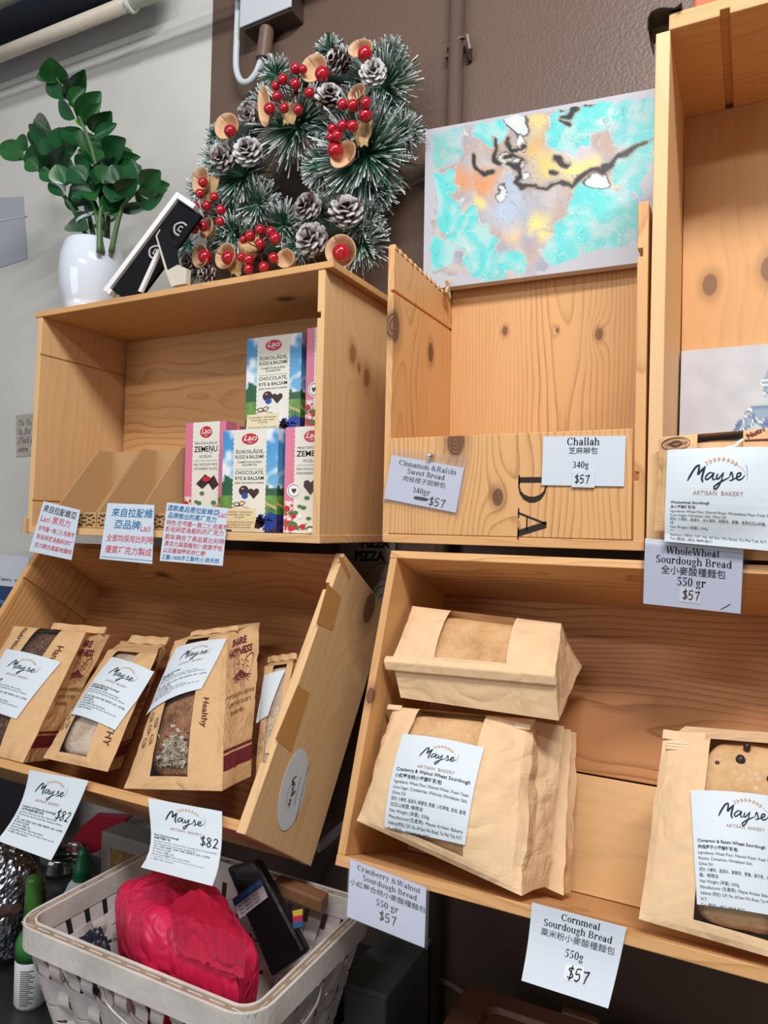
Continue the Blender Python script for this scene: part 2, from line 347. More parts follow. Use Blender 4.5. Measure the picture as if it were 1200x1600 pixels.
class Print:
    """lettering and marks laid on a sheet: fn(x, y) gives the point on the sheet, y upwards"""
    def __init__(s, mb, fn): s.mb = mb; s.fn = fn
    def poly(s, pts, mat): s.mb.add([s.fn(*p) for p in pts], [tuple(range(len(pts)))], mat)
    def text(s, txt, x, y, size, mat, al='l', bold=0, sx=1, space=1.0, shear=0, rot=0, fit=0):
        vs, fs, w = glyphs(txt, bold, space)
        if fit and w * size * sx > fit: sx = fit / (w * size)
        k = size; ox = {'l': 0, 'c': -w / 2, 'r': -w}[al]; c, n = cos(rot), sin(rot)
        P = []
        for vx, vy in vs:
            X, Y = (vx + ox + vy * shear) * k * sx, vy * k; P.append(s.fn(x + X * c - Y * n, y + X * n + Y * c))
        s.mb.add(P, fs, mat)
    def serif(s, txt, x, y, size, mat, al='c', sx=1.0, rot=0):
        sx *= .80
        w = sum(SER.get(ch, (.5, []))[0] + .03 for ch in txt); X = x - {'l': 0, 'c': .5, 'r': 1}[al] * w * size * sx if rot == 0 else x
        c, n = cos(rot), sin(rot); adv = 0
        for ch in txt:
            aw, pr = SER.get(ch, (.5, []))
            for po in pr:
                Q = [((adv + a) * size * sx, b * size) for a, b in po]
                s.poly([(X + a * c - b * n, y + a * n + b * c) for a, b in Q], mat)
            adv += aw + .03
    def stroke(s, pts, w, mat, n=5, taper=0.35, smooth=True):
        P = curve_pts(pts, n) if smooth else [V((*p, 0)) for p in pts]; m = len(P); vs = []
        for i, p in enumerate(P):
            t = P[min(i + 1, m - 1)] - P[max(i - 1, 0)]
            t = t.normalized() if t.length > 1e-9 else V((1, 0, 0))
            e = min(1, taper + 3 * min(i, m - 1 - i) / m) * w / 2; q = V((-t.y, t.x, 0)) * e
            vs += [s.fn(p.x + q.x, p.y + q.y), s.fn(p.x - q.x, p.y - q.y)]
        s.mb.add(vs, [(2 * i, 2 * i + 1, 2 * i + 3, 2 * i + 2) for i in range(m - 1)], mat)
    def ellipse(s, cx, cy, rx, ry, mat, n=20): s.poly([(cx + rx * cos(2 * pi * i / n), cy + ry * sin(2 * pi * i / n)) for i in range(n)], mat)
    def hand(s, txt, x, y, h, mat, w=.09):
        D = {'$': [[(.42, .72), (.3, .82), (.1, .7), (.3, .5), (.42, .3), (.2, .15), (.04, .25)], [(.3, 1), (.22, 0)]],
             '5': [[(.12, .85), (.08, .5), (.3, .55), (.36, .3), (.2, .1), (.02, .18)], [(.1, .85), (.42, .88)]],
             '7': [[(.04, .8), (.2, .78), (.42, .84), (.3, .5), (.2, .05)]], '8': [[(.4, .75), (.2, .85), (.1, .68), (.36, .3), (.2, .08), (.05, .25), (.3, .55), (.4, .78)]],
             '2': [[(.06, .7), (.22, .86), (.38, .7), (.1, .14), (.05, .1), (.2, .14), (.45, .1)]]}
        for ch in txt:
            for st in D[ch]: s.stroke([(x + a * h, y + b * h) for a, b in st], w * h, mat, taper=.6)
            x += .52 * h

INK = pm('black_ink', (28, 28, 34), 0.7, 0.2); GREYINK = pm('grey_print', (70, 74, 84), 0.7, 0.2); NAVY = pm('logo_ink', (38, 48, 62), 0.7, 0.2)
GOLD = pm('wheat_print', (205, 150, 98), 0.7, 0.2); ROSE = pm('rose_print', (176, 138, 128), 0.7, 0.2)
PAPER = pm('white_label_paper', (216, 226, 232), 0.55, 0.3); CARD = pm('white_card', (210, 219, 228), 0.6, 0.3); PLAIN = pm('plain_white_paper', (228, 232, 234), 0.6, 0.3)
SLEEVE = filmmat('clear_plastic_sleeve', (247, 246, 249), gloss=0.3, rough=0.12, bump=0.1, bscale=25, fac=.14)

def quad_fn(TL, TR, BR, BL, w, h, lift=0.0, bulge=0.0, bend=None):
    """maps label coordinates (0..w, 0..h, y up) onto the sheet between four corners"""
    TL, TR, BR, BL = map(V, (TL, TR, BR, BL)); n = (TR - TL).cross(BL - TL).normalized()
    if n.dot(EYE - TL) < 0: n = -n
    def fn(x, y):
        u, v = x / w, 1 - y / h
        p = (TL * (1 - u) + TR * u) * (1 - v) + (BL * (1 - u) + BR * u) * v
        k = lift + bulge * sin(pi * min(1, max(0, u))) * (0.4 + 0.6 * sin(pi * min(1, max(0, v))))
        if bend: k += bend(u, v)
        return p + n * k
    return fn
def sheet(name, parent, mk, w, h, mat, draw=None, nu=8, nv=8, solid=0.0006):
    """mk(lift) -> fn; a thin sheet with its printing in the same mesh"""
    mb = MB(); f0 = mk(0.0); f1 = mk(-solid * 1.5)
    mb.grid(lambda u, v: f0(u * w, v * h), nu, nv, mat); mb.grid(lambda u, v: f1(u * w, v * h), nu, nv, mat, flip=True)
    rim = [(i / nu, 0) for i in range(nu)] + [(1, j / nv) for j in range(nv)] + [(1 - i / nu, 1) for i in range(nu)] + [(0, 1 - j / nv) for j in range(nv)]
    k = len(rim); mb.add([f0(a * w, b * h) for a, b in rim] + [f1(a * w, b * h) for a, b in rim], [(i, i + k, (i + 1) % k + k, (i + 1) % k) for i in range(k)], mat)
    if draw: draw(Print(mb, mk(0.0005)))
    return mb.build(name, parent)

LOGO = [[(465, 652), (500, 585), (540, 525), (575, 503)], [(575, 503), (568, 555), (562, 592), (590, 560), (628, 518)], [(628, 518), (608, 580), (597, 630), (606, 668)],
        [(702, 586), (668, 578), (630, 618), (640, 642), (680, 612), (704, 582), (692, 622), (700, 642), (722, 632)], [(722, 632), (738, 588)], [(738, 588), (726, 622), (738, 636), (768, 605), (790, 574)],
        [(790, 574), (772, 640), (742, 700), (714, 728), (704, 706), (745, 672), (800, 640), (836, 622)], [(836, 622), (856, 572), (866, 604), (868, 638), (838, 648)], [(868, 638), (900, 622), (932, 602), (938, 580), (912, 584), (900, 622), (918, 640), (950, 626), (972, 598)]]
def logo(pr, cx, cy, s, thick=1.0):
    f = lambda p: (cx + (p[0] - 725) / 540 * s, cy - (p[1] - 590) / 540 * s)
    for k, st in enumerate(LOGO): pr.stroke([f(p) for p in st], s * thick * (0.034 if k < 3 else 0.025), NAVY, taper=.45)
    arc = curve_pts([(645, 488), (710, 462), (790, 455), (870, 480), (925, 520), (968, 560), (985, 600)], 6)
    pr.stroke([f(p) for p in arc[::3]], s * 0.005, GOLD)
    for i in range(1, 25, 3):
        p, t = arc[i], (arc[i + 1] - arc[i - 1]).normalized()
        for sg in (1, -1):
            q = V((t.x * .55 - sg * t.y * .8, t.y * .55 + sg * t.x * .8, 0)) * -1; q = V((-t.x * .75 + sg * t.y * .65, -t.y * .75 - sg * t.x * .65, 0))
            L = 34; e = p + q * L; m1 = p + q * L * .5 + V((-q.y, q.x, 0)) * 6; m2 = p + q * L * .5 - V((-q.y, q.x, 0)) * 6
            pr.poly([f(p), f(m1), f(e), f(m2)], GOLD)
    pr.stroke([f(p) for p in [(985, 505), (996, 560), (988, 650)]], s * 0.006, GREYINK)
def bakery_label(pr, title, cn, lines, price=None, ls=3.9, y0=52, sz=3.4, tsz=4.4, logo_x=53, logo_s=56, logo_y=82):
    logo(pr, logo_x, logo_y, logo_s)
    pr.text('ARTISAN  BAKERY', logo_x + 1, logo_y - 19.5, 5.6, ROSE, 'c', sx=.98)
    y = y0; pr.text(title, 5, y, tsz, INK, bold=.012, fit=90); y -= ls * 1.15; pr.text(cn, 5, y, tsz * .92, INK, bold=.01); y -= ls * 1.05
    for l in lines: pr.text(l, 5, y, sz, GREYINK, fit=91); y -= ls
    if price: pr.hand(price, 71, 50, 17, INK)

# ------------------------------------------------------------------ the setting
WY = 1.30
def wallmat(name, col, bump, bs, rough, vary):
    m = pm(name, col, rough, 0.4, bump=bump, bscale=bs, vary=vary, vscale=3); return m
WHITEWALL = wallmat('old_white_paint', (206, 204, 199), 0.25, 60, 0.6, 0.10)
BROWNWALL = wallmat('brown_gloss_paint', (104, 84, 73), 0.5, 170, 0.38, 0.07)
xs = atY(331, 100, WY).x
mb = MB(); mb.box((-3.6, WY, 0.2), (xs, WY + 0.08, 3.3), WHITEWALL); mb.box((xs, WY - 0.0015, 0.2), (1.6, WY + 0.08, 3.3), BROWNWALL)
structure(mb.build('wall_back'))
mb = MB(); mb.box((-3.6, -2.4, 0.0), (1.8, WY + 0.3, 0.02), pm('dark_floor', (90, 86, 82), 0.5))
structure(mb.build('floor'))

# ------------------------------------------------------------------ crates
UL = Fr((0, 1.005, 0)); CH = Fr((0, 1.0, 0)); TL_ = Fr((0, 1.0, 0)); LL = Fr((-.64, .84, 1.065), 33.5); LR = Fr((-.495, .845, 1.05), 19.5)
def board(name, parent, fr, x, u, d, tone, g='x', n='d', **k):
    ax = {'x': fr.ex, 'u': fr.eu, 'd': fr.ed}
    def sh(mb, mat):
        P = [fr.P(x[0], u[1], d[0]), fr.P(x[1], u[1], d[0]), fr.P(x[1], u[0], d[0]), fr.P(x[0], u[0], d[0]), fr.P(x[0], u[1], d[1]), fr.P(x[1], u[1], d[1]), fr.P(x[1], u[0], d[1]), fr.P(x[0], u[0], d[1])]
        mb.hexa(P, mat)
    return plank(name, parent, sh, ax[g], ax[n], tone, **k)
def side(name, parent, fr, x, u, d, inner, grooves, tone, xb=0, ub=0, teeth=0, **k):
    """a crate side with the lid grooves cut across its inner face; ub lowers the top towards the back"""
    def sh(mb, mat):
        gs = sorted(grooves); xi, xo = (x[1], x[0]) if inner > 0 else (x[0], x[1])
        L = [(xo, u[0]), (xi, u[0])]
        for (gu, gh, gd) in gs: L += [(xi, gu), (xi - inner * gd, gu), (xi - inner * gd, gu + gh), (xi, gu + gh)]
        L += [(xi, u[1]), (xo, u[1])]
        f = [fr.P(a + xb * (1 - (b - u[0]) / (u[1] - u[0])), b, d[0]) for a, b in L]
        r = [fr.P(a + xb * (1 - (b - u[0]) / (u[1] - u[0])), b - (ub if b == u[1] else 0), d[1]) for a, b in L]
        nn = len(L)
        mb.add(f + r, [tuple(range(nn)), tuple(reversed(range(nn, 2 * nn)))] + [(i, i + nn, (i + 1) % nn + nn, (i + 1) % nn) for i in range(nn)], mat)
        if teeth:
            m = teeth
            for i in range(m):
                a, b = d[0] + (d[1] - d[0]) * (i + .12) / m, d[0] + (d[1] - d[0]) * (i + .8) / m; top = u[1] - ub * (i / m)
                P = lambda X, U, D: fr.P(X, U, D)
                mb.hexa([P(x[0], top + .006, a), P(x[1], top + .006, a), P(x[1], top - .004, a), P(x[0], top - .004, a), P(x[0], top + .002, b), P(x[1], top + .002, b), P(x[1], top - .006, b), P(x[0], top - .006, b)], mat)
    return plank(name, parent, sh, fr.eu, fr.ex, tone, **k)

# upper left crate
c = thing('wooden_crate', UL.P(-1.0, 1.469, .12), 'wide pale pine crate holding chocolate boxes, with wreath and plant on top', 'crate', 'wooden display crates')
side('side_panel', c, UL, (-1.352, -1.338), (1.470, 1.926), (0, .24), 1, [(1.535, .003, .004), (1.845, .003, .004)], 'pale', xb=-.016, freq=55, contrast=.6)
side('side_panel', c, UL, (-.650, -.636), (1.470, 1.926), (0, .24), -1, [(1.845, .010, .007)], 'pale', freq=60, contrast=.7, knots=[(atX(551, 553, -.636), .012), (atX(573, 590, -.636), .012), (atX(561, 575, -.636), .006)], kcol=(158, 106, 62))
board('top_board', c, UL, (-1.360, -.620), (1.926, 1.938), (-.002, .245), 'honey', n='u', freq=60, contrast=.8, knots=[(atZ(447, 467, 1.926), .012), (atZ(407, 514, 1.926), .007), (atZ(384, 511, 1.926), .004)])
board('bottom_board', c, UL, (-1.358, -.634), (1.468, 1.482), (-.001, .24), 'pale', n='u', freq=60)
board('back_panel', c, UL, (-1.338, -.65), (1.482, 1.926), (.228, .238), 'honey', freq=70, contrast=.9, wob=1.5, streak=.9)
mbt = MB(); mbt.tube([UL.P(-1.367, 1.50, -.002), UL.P(-1.369, 1.468, -.002)], .007, pm('old_tape', (196, 158, 112), .35), 8); mbt.build('corner_tape', c)

# middle crate with the painting above it
c = thing('wooden_crate', CH.P(-.32, 1.474, .12), 'open-topped pine crate with upright front board stamped DA in black', 'crate', 'wooden display crates')
side('side_panel', c, CH, (-.516, -.505), (1.476, 1.940), (0, .255), 1, [(1.868, .004, .005)], 'pine', ub=.014, teeth=13, freq=110, contrast=1.0, knots=[(atX(673, 551, -.505), .012), (atX(617, 510, -.505), .018)])
side('side_panel', c, CH, (-.140, -.126), (1.474, 1.942), (0, .255), -1, [(1.868, .011, .007), (1.567, .012, .006)], 'pine', ub=.016, freq=100)
board('back_panel', c, CH, (-.505, -.14), (1.486, 1.948), (.243, .252), 'pine', g='u', freq=170, contrast=1.05, wob=.4, kcol=(112, 70, 46), knots=[(atY(871, 516, 1.243), .0032), (atY(789, 517, 1.243), .006), (atY(936, 522, 1.243), .007)])
kick = board('front_board', c, CH, (-.505, -.142), (1.488, 1.637), (-.001, .008), 'pine', g='u', freq=130, contrast=1.2, pith=.03, knots=[(atY(712, 690, .999), .016), (atY(778, 777, .999), .009)])
board('bottom_board', c, CH, (-.514, -.128), (1.474, 1.487), (-.001, .25), 'pine', n='u', freq=100)
mb = MB(); MARK = pm('stamped_black', (52, 44, 40), .7, .2)
fD = quad_fn(atY(852, 748, .9985), atY(852, 850, .9985), atY(800, 845, .9985), atY(804, 742, .9985), 100, 100)
pr = Print(mb, fD)
def letter(polys, x0, sx, y0, sy):
    for po in polys: pr.poly([(x0 + a * sx, y0 + b * sy) for a, b in po], MARK)
# the stamp reads down the board: letters turned a quarter to the right
fS = lambda x, y: CH.P(atY(810, 750, .9985).x + y * .1, 0, -.0016) + V((0, 0, 1.579 - x * .1))
pr.fn = fS
_S = .6
for ch, x0 in (('D', 0.0), ('A', .50)):
    for po in SER[ch][1]: pr.poly([(x0 + a * .62, b * .62) for a, b in po], MARK)
mb.build('stamped_letters', c)
mb = MB(); path = [atX(700, 449, -.508) + V((0.004, -.004, .006)), atX(703, 455, -.5) + V((0, -.004, .0)), atX(700, 462, -.5) + V((.002, -.006, 0)), atX(705, 470, -.5), atX(702, 447, -.5) + V((0, -.006, .003))]
path = [p_ + V((.006, -.022, -.002)) for p_ in path]; mb.tube(curve_pts(path, 5), .003, pm('jute_rope', (205, 178, 134), .9), 6); mb.build('rope_loop', c)

# tall crate at the right
c = thing('wooden_crate', TL_.P(.2, 1.474, .12), 'tall upright pine crate at right holding a bread bag and small white canvas', 'crate', 'wooden display crates')
side('side_panel', c, TL_, (-.120, -.102), (1.480, 2.163), (-.004, .235), 1, [], 'light', xb=-.003, freq=45, contrast=.6)
def topsh(mb, mat):
    gx0, gx1 = TL_.loc(atZ(1124.5, 21, 2.163)).x, TL_.loc(atZ(1140, 17.5, 2.163)).x
    L = [(-.104, 2.163), (gx0, 2.163), (gx0, 2.171), (gx1, 2.171), (gx1, 2.163), (.70, 2.163), (.70, 2.185), (-.104, 2.185)]
    mb.prism([TL_.P(a, b, -.004) for a, b in L], TL_.ed * .24, mat)
plank('top_board', c, topsh, (1, 0, 0), (0, 0, 1), 'honey', freq=120, contrast=.8)
board('back_panel', c, TL_, (-.102, .69), (1.480, 2.163), (.222, .232), 'pine', g='u', freq=42, contrast=.5, wob=1.0, kcol=(122, 88, 68), knots=[(atY(1109, 445, 1.222), .012), (atY(1203, 420, 1.222), .014)])
side('side_panel', c, TL_, (.69, .706), (1.480, 2.163), (-.004, .235), -1, [], 'light', freq=60)
board('bottom_board', c, TL_, (-.120, .704), (1.467, 1.480), (-.004, .235), 'pine', n='u', freq=90)

# lower left crate, tipped back
c = thing('wooden_crate', LL.P(-.4, 0, .1), 'wide pine crate tipped back under the chocolate crate, full of printed bread bags', 'crate', 'wooden display crates')
side('side_panel', c, LL, (-.797, -.781), (-.006, .461), (0, .214), 1, [(.360, .006, .005)], 'honey', freq=70)
side('side_panel', c, LL, (-.017, 0), (-.014, .461), (0, .214), -1, [(.388, .013, .009), (.088, .014, .009)], 'light', freq=75, contrast=.6, streak=.7, knots=[(atX(577, 950, -.64), .022)])
board('bottom_board', c, LL, (-.781, -.017), (-.012, .003), (0, .212), 'honey', n='u', freq=80)
board('back_panel', c, LL, (-.781, -.017), (.003, .449), (.202, .212), 'dark', freq=80, wob=1.4)  # shade inside the tipped crate is put into this darker tone
board('top_board', c, LL, (-.781, -.017), (.447, .461), (.004, .214), 'deep', n='u', freq=60, wob=1.6, knots=[(LL.P(-.5, .447, .1), .012)])  # toned down too, for the shade under the crate above
TAPE = pm('yellowed_tape', (212, 158, 92), .3, .5, coat=.3)
for q in ([(527, 868), (545, 905), (548, 900), (536, 872)], [(512, 912), (533, 932), (520, 985), (494, 975)], [(465, 1070), (484, 1083), (455, 1175), (430, 1155)]):
    mb = MB(); mb.prism([atX(a, b, -.6397) for a, b in q], (.0003, 0, 0), TAPE); mb.build('tape_patch', c)
mb = MB()  # oval shop sticker on the side
cen = atX(462.5, 1234, -.6394); ax1 = (atX(473, 1170, -.6394) - atX(443, 1298, -.6394)) / 2
ey = ax1.normalized(); ez = V((1, 0, 0)).cross(ey); rx = .032
Lr = ax1.length
cen = (atX(473, 1170, -.6394) + atX(443, 1298, -.6394)) / 2
mb.prism([cen + ey * Lr * sin(2 * pi * i / 40) + ez * .036 * cos(2 * pi * i / 40) for i in range(40)], (.0004, 0, 0), PAPER)
pr = Print(mb, lambda x, y: cen + V((.0009, 0, 0)) - ey * (x - 50) * Lr / 58 - ez * (50 - y) * .00085)
logo(pr, 54, 55, 48, 1.2); pr.text('ARTISAN BAKERY', 52, 34, 5.5, ROSE, 'c'); pr.text('Organic Sourdough Breadmaking', 52, 16, 6, INK, 'c')
mb.build('oval_sticker', c)

# lower right crate, tipped back
c = thing('wooden_crate', LR.P(.4, 0, .1), 'wide pine crate tipped back under the DA crate, holding plain kraft bread bags', 'crate', 'wooden display crates')
side('side_panel', c, LR, (0, .012), (.004, .425), (0, .225), 1, [], 'honey', freq=60, knots=[(LR.px(579, 1087, 0), .008)], contrast=.8)
side('side_panel', c, LR, (.80, .817), (.004, .425), (0, .225), -1, [], 'honey', freq=60)
board('bottom_board', c, LR, (0, .817), (-.010, .004), (-.001, .225), 'honey', n='u', freq=90)
board('back_board', c, LR, (.012, .80), (.005, .1645), (.212, .222), 'pale', freq=40, wob=2.2, contrast=.5, pith=.02)
board('back_board', c, LR, (.012, .80), (.167, .425), (.212, .222), 'deep', freq=110, contrast=1.2)  # darker wood, with the shading near the top added to its tone
board('top_board', c, LR, (0, .817), (.425, .437), (-.001, .225), 'pine', n='u', freq=120, contrast=1.2)

# ------------------------------------------------------------------ price cards
def card_thing(name, label, cat, corners, mk_extra=None, group='price and name cards'):
    cen = sum((V(p) for p in corners), V()) / 4
    return thing(name, cen, label, cat, group)
def pxq(q, fr=None, d=0, y=None): return [fr.px(a, b, d) if fr else atY(a, b, y) for a, b in q]
# CINNAMON & RAISIN in a sleeve, screwed to the front board
q = pxq([(612, 711), (725, 731), (712, 801), (600, 779)], y=.9955)
t = card_thing('price_card', 'sleeved card for cinnamon and raisin sweet bread, screwed to the DA crate', 'price card', q)
def draw(pr):
    pr.serif('Cinnamon &Raisin', 52, 53, 11.3, INK); pr.serif('Sweet Bread', 52, 42.5, 11.3, INK); pr.text('肉桂提子甜辮包', 51, 32, 8.5, GREYINK, 'c')
    pr.serif('340gr', 50, 17, 12, INK); pr.poly([(42, 8), (60, 8.5), (61, 12.5), (43, 12)], INK); pr.stroke([(41, 10), (61, 10.5)], 5, INK); pr.hand('$57', 62, 2, 15, INK)
sheet('card', t, lambda e: quad_fn(*q, 100, 65, e), 100, 65, CARD, draw)
s = pxq([(614, 699), (733, 714), (718, 805), (597, 783)], y=.993)
sheet('clear_sleeve', t, lambda e: quad_fn(*s, 10, 7, e), 10, 7, SLEEVE)
mb = MB(); p = atY(672, 713, .9915); mb.lathe([(0, -.0035), (.0035, -.003), (.0048, 0), (.0048, .001)], p, pm('steel_screw', (190, 190, 188), .25, .5, 1), 14, axis=(0, 1, 0)); mb.box(p + V((-.003, -.0042, -.0005)), p + V((.003, -.003, .0005)), INK); mb.build('screw', t)
# CHALLAH
q = pxq([(849, 682), (978, 681), (975, 760), (846, 758)], y=.9966)
t = card_thing('price_card', 'white challah card stuck to the top edge of the DA crate front', 'price card', q)
def draw(pr):
    pr.serif('Challah', 50, 50, 14, INK); pr.text('芝麻辮包', 50, 40, 9, GREYINK, 'c'); pr.serif('340g', 48, 22, 12, INK)
sheet('card', t, lambda e: quad_fn(*q, 100, 61, e), 100, 61, CARD, draw)
q2 = pxq([(894, 735), (930, 735), (929, 762), (893, 761)], y=.9954)
sheet('price_sticker', t, lambda e: quad_fn(*q2, 36, 26, e), 36, 26, CARD, lambda pr: pr.hand('$57', 4, 5, 16, INK))
# WHOLEWHEAT
q = pxq([(1008, 841), (1162, 853), (1157, 959), (1005, 943)], y=.979)
t = card_thing('price_card', 'sleeved wholewheat sourdough card hanging below the tall right crate', 'price card', q)
def draw(pr):
    pr.serif('WholeWheat', 50, 55, 11.5, INK); pr.serif('Sourdough Bread', 51, 45, 11.5, INK, sx=1.05); pr.text('全小麥酸種麵包', 51, 34.5, 9.5, INK, 'c')
    pr.serif('550 gr', 50, 23, 13, INK); pr.poly([(38, 6), (60, 6), (60, 21), (38, 21)], PLAIN); pr.stroke([(80, 2), (86, 6), (90, 9)], .7, INK)
sheet('card', t, lambda e: quad_fn(*q, 100, 69, e), 100, 69, CARD, draw)
f = quad_fn(*q, 100, 69, .0009); mb = MB(); Print(mb, f).hand('$57', 41, 8, 12, INK); mb.build('handwritten_price', t)
s = pxq([(1003, 848), (1169, 865), (1163, 964), (998, 946)], y=.976)
sheet('clear_sleeve', t, lambda e: quad_fn(*s, 10, 7, e), 10, 7, SLEEVE)
# CRANBERRY
q = pxq([(547, 1342), (666, 1387), (663, 1481), (542, 1432)], LR, -.006)
t = card_thing('price_card', 'sleeved cranberry and walnut card hanging below the big kraft bag', 'price card', q)
def draw(pr):
    pr.serif('Cranberry &Walnut', 52, 69, 11, INK); pr.serif('Sourdough Bread', 54, 57.5, 11, INK); pr.text('小紅莓合桃小麥酸種麵包', 51, 46, 9, INK, 'c'); pr.serif('550 gr', 52, 31, 13, INK); pr.hand('$57', 42, 12, 15, INK)
sheet('card', t, lambda e: quad_fn(*q, 100, 80, e), 100, 80, CARD, draw)
s = pxq([(545, 1338), (671, 1385), (668, 1484), (539, 1433)], LR, -.009)
sheet('clear_sleeve', t, lambda e: quad_fn(*s, 10, 8, e), 10, 8, SLEEVE)
# CORNMEAL
q = pxq([(831, 1410), (979, 1449), (953, 1572), (819, 1529)], LR, -.006)
t = card_thing('price_card', 'curled cornmeal sourdough card hanging from the lower right crate edge', 'price card', q)
def draw(pr):
    pr.serif('Cornmeal', 54, 73, 11.5, INK); pr.serif('Sourdough Bread', 52, 62.5, 11.5, INK); pr.text('粟米粉小麥酸種麵包', 53, 52, 9, GREYINK, 'c'); pr.serif('550g', 53, 36, 12.5, INK); pr.poly([(46, 14), (68, 16), (66, 31), (45, 29)], PLAIN)
bendc = lambda u, v: .012 * v * v - .004 * sin(pi * v)
sheet('card', t, lambda e: quad_fn(*q, 100, 84, e, bend=bendc), 100, 84, CARD, draw)
f = quad_fn(*q, 100, 84, .0009, bend=bendc); mb = MB(); Print(mb, f).hand('$57', 49, 14, 16, INK); mb.build('handwritten_price', t)

# shop labels used as price cards on the lower left crate
LN_WALNUT = ['Ingredients: Wheat Flour, Filtered Water, Fresh Yeast', 'Cane Sugar, Cranberries, Walnuts, Himalayan Salt,', 'Olive Oil', '成份: 小麥粉, 過濾水, 鮮酵母, 蔗糖, 小紅莓乾, 合桃, 喜瑪', '拉亞山岩鹽, 橄欖油', 'Net Weight (淨重): 550g', 'Manufacturer(生產商): Mayse Artisan Bakery', 'Address(地址): G/F, No. 64 Sam Wo Road, Tai Mei Tuk, N.T.', 'Tel(電話): (852)9849-8271']
LN_RYE = ['Ingredients: Whole Flour, Rye Flour, Filtered Water,', 'Fermented Malt, Non Fermented Malt, Cranberries, Walnuts', 'Salt', '成份: 小麥粉, 裸麥粉, 過濾水, 酵種, 發酵麥芽, 合桃, 小紅莓乾', '鹽, 喜馬拉亞山岩鹽', 'Net Weight (淨重): 550g', 'Manufacturer(生產商): Mayse Artisan Bakery', 'Address(地址): G/F, No. 64 Sam Wo Road, Tai Mei Tuk, N.T.', 'Tel (電話): (852) 9849-8271']
LN_WHOLE = ['Ingredients: Wheat Flour, Filtered Water, Wholewheat Flour, Fresh Yeast,', 'Cane Sugar, Himalayan Salt, Olive Oil', '成份: 小麥粉、過濾水、全小麥粉、鮮酵母、蔗糖、喜馬拉亞山岩鹽、橄欖', '油', 'Net Weight (淨重): 550g', 'Manufacturer (生產商): Mayse Artisan Bakery', 'Address (地址): G/F, No. 64 Sam Wo Road, Tai Mei Tuk, N.T.', 'Tel (電話): (852) 9849-8271']
LN_CINN = ['Ingredients: Wheat Flour, Filtered Water, Fresh Yeast,', 'Raisins, Cinnamon, Himalayan Salt,', 'Olive Oil', '成份: 小麥粉、過濾水、鮮酵母、蔗糖、提子乾、肉桂粉', '鹽、橄欖油', 'Net Weight (淨重): 550g', 'Manufacturer (生產商): Mayse Artisan Bakery', 'Address (地址): G/F, No. 64 Sam Wo Road, Tai Mei Tuk,', 'N.T.', 'Tel (電話): (852) 9849-8271']
q = pxq([(46, 1203), (143, 1222), (88, 1347), (4, 1316)], LL, -.004)
t = card_thing('price_label', 'curled white bakery label marked $82 hanging at far left of the tipped crate', 'price label', q, group='bakery labels marked $82')
b1 = lambda u, v: .012 * v * v + .008 * u * (1 - v) - .010 * sin(pi * v) * (1 - u)
sheet('label_sheet', t, lambda e: quad_fn(*q, 100, 112, e, bend=b1), 100, 112, PAPER, lambda pr: bakery_label(pr, 'Cranberry & Walnut Rye Sourdough', '小紅莓合桃黑麥酸種麵包', LN_RYE, '$82', logo_x=46, logo_y=88, y0=57))
q3 = pxq([(234, 1248), (349, 1269), (350, 1391), (240, 1362)], LL, -.006)
t = card_thing('price_label', 'white bakery label marked $82 hanging below the front bread bag, above the basket', 'price label', q3, group='bakery labels marked $82')
b3 = lambda u, v: .004 + .026 * v * v * v - .012 * sin(pi * v) * (1 - u) * v
sheet('label_sheet', t, lambda e: quad_fn(*q3, 100, 106, e, bend=b3), 100, 106, PAPER, lambda pr: bakery_label(pr, 'Rum Rye Sourdough', '純黑麥酸種包', ['Ingredients: Rye Flour, Filtered Water, Caraway Seeds, Fermented Malt,', 'Non Fermented Malt, Cane Sugar, Himalayan Salt'] + LN_RYE[3:], '$82', logo_x=50, logo_y=84, y0=52, sz=3.1))

# hand-lettered notes on the chocolate crate
BLUEPEN = pm('blue_marker', (46, 122, 168), .7, .2); REDPEN = pm('red_marker', (214, 104, 118), .7, .2); BLK = pm('grey_marker', (66, 66, 74), .7, .2)
NOTE = pm('note_paper', (214, 226, 238), .6, .3)
def note(label, q, lines, h, y=.999):
    Q = pxq(q, y=y); t = card_thing('handwritten_note', label, 'note', Q, group='hand-lettered chocolate notes')
    def draw(pr):
        for (txt, x, yy, s, col, sx) in lines: pr.text(txt, x, yy, s, col, bold=.008, sx=sx, shear=.12, rot=.01 * ((len(txt) * 7) % 3 - 1))
    sheet('note_sheet', t, lambda e: quad_fn(*Q, 100, h, e, bend=lambda u, v: .004 * v), 100, h, NOTE, draw)
note('small note with dark heading and red lines at left end of chocolate crate', [(68, 783), (125, 797), (114, 875), (48, 861)],
     [('來自拉脫維亞', 5, 100, 19, BLK, .78), ('Laci 黑克力', 5, 76, 19, REDPEN, .85), ('世界獨一無二使用黑麥', 6, 54, 13.5, REDPEN, .68), ('麵包碎屑為餡料的巧', 8, 34, 13.5, REDPEN, .74), ('克力融合高級地獨特', 8, 14, 13.5, REDPEN, .74)], 122)
note('note with large blue heading hanging on the middle of chocolate crate', [(168, 786), (241, 789), (240, 881), (158, 873)],
     [('來自拉脫維', 12, 92, 20, BLUEPEN, .86), ('亞品牌', 20, 68, 20, BLUEPEN, .9), ('Laci', 74, 64, 19, REDPEN, .7), ('全部均採用比利時', 8, 40, 16, REDPEN, .72), ('優質巧克力製成', 8, 16, 17, REDPEN, .76), ('―――――――――――', 2, 2, 10, BLUEPEN, .9)], 118)
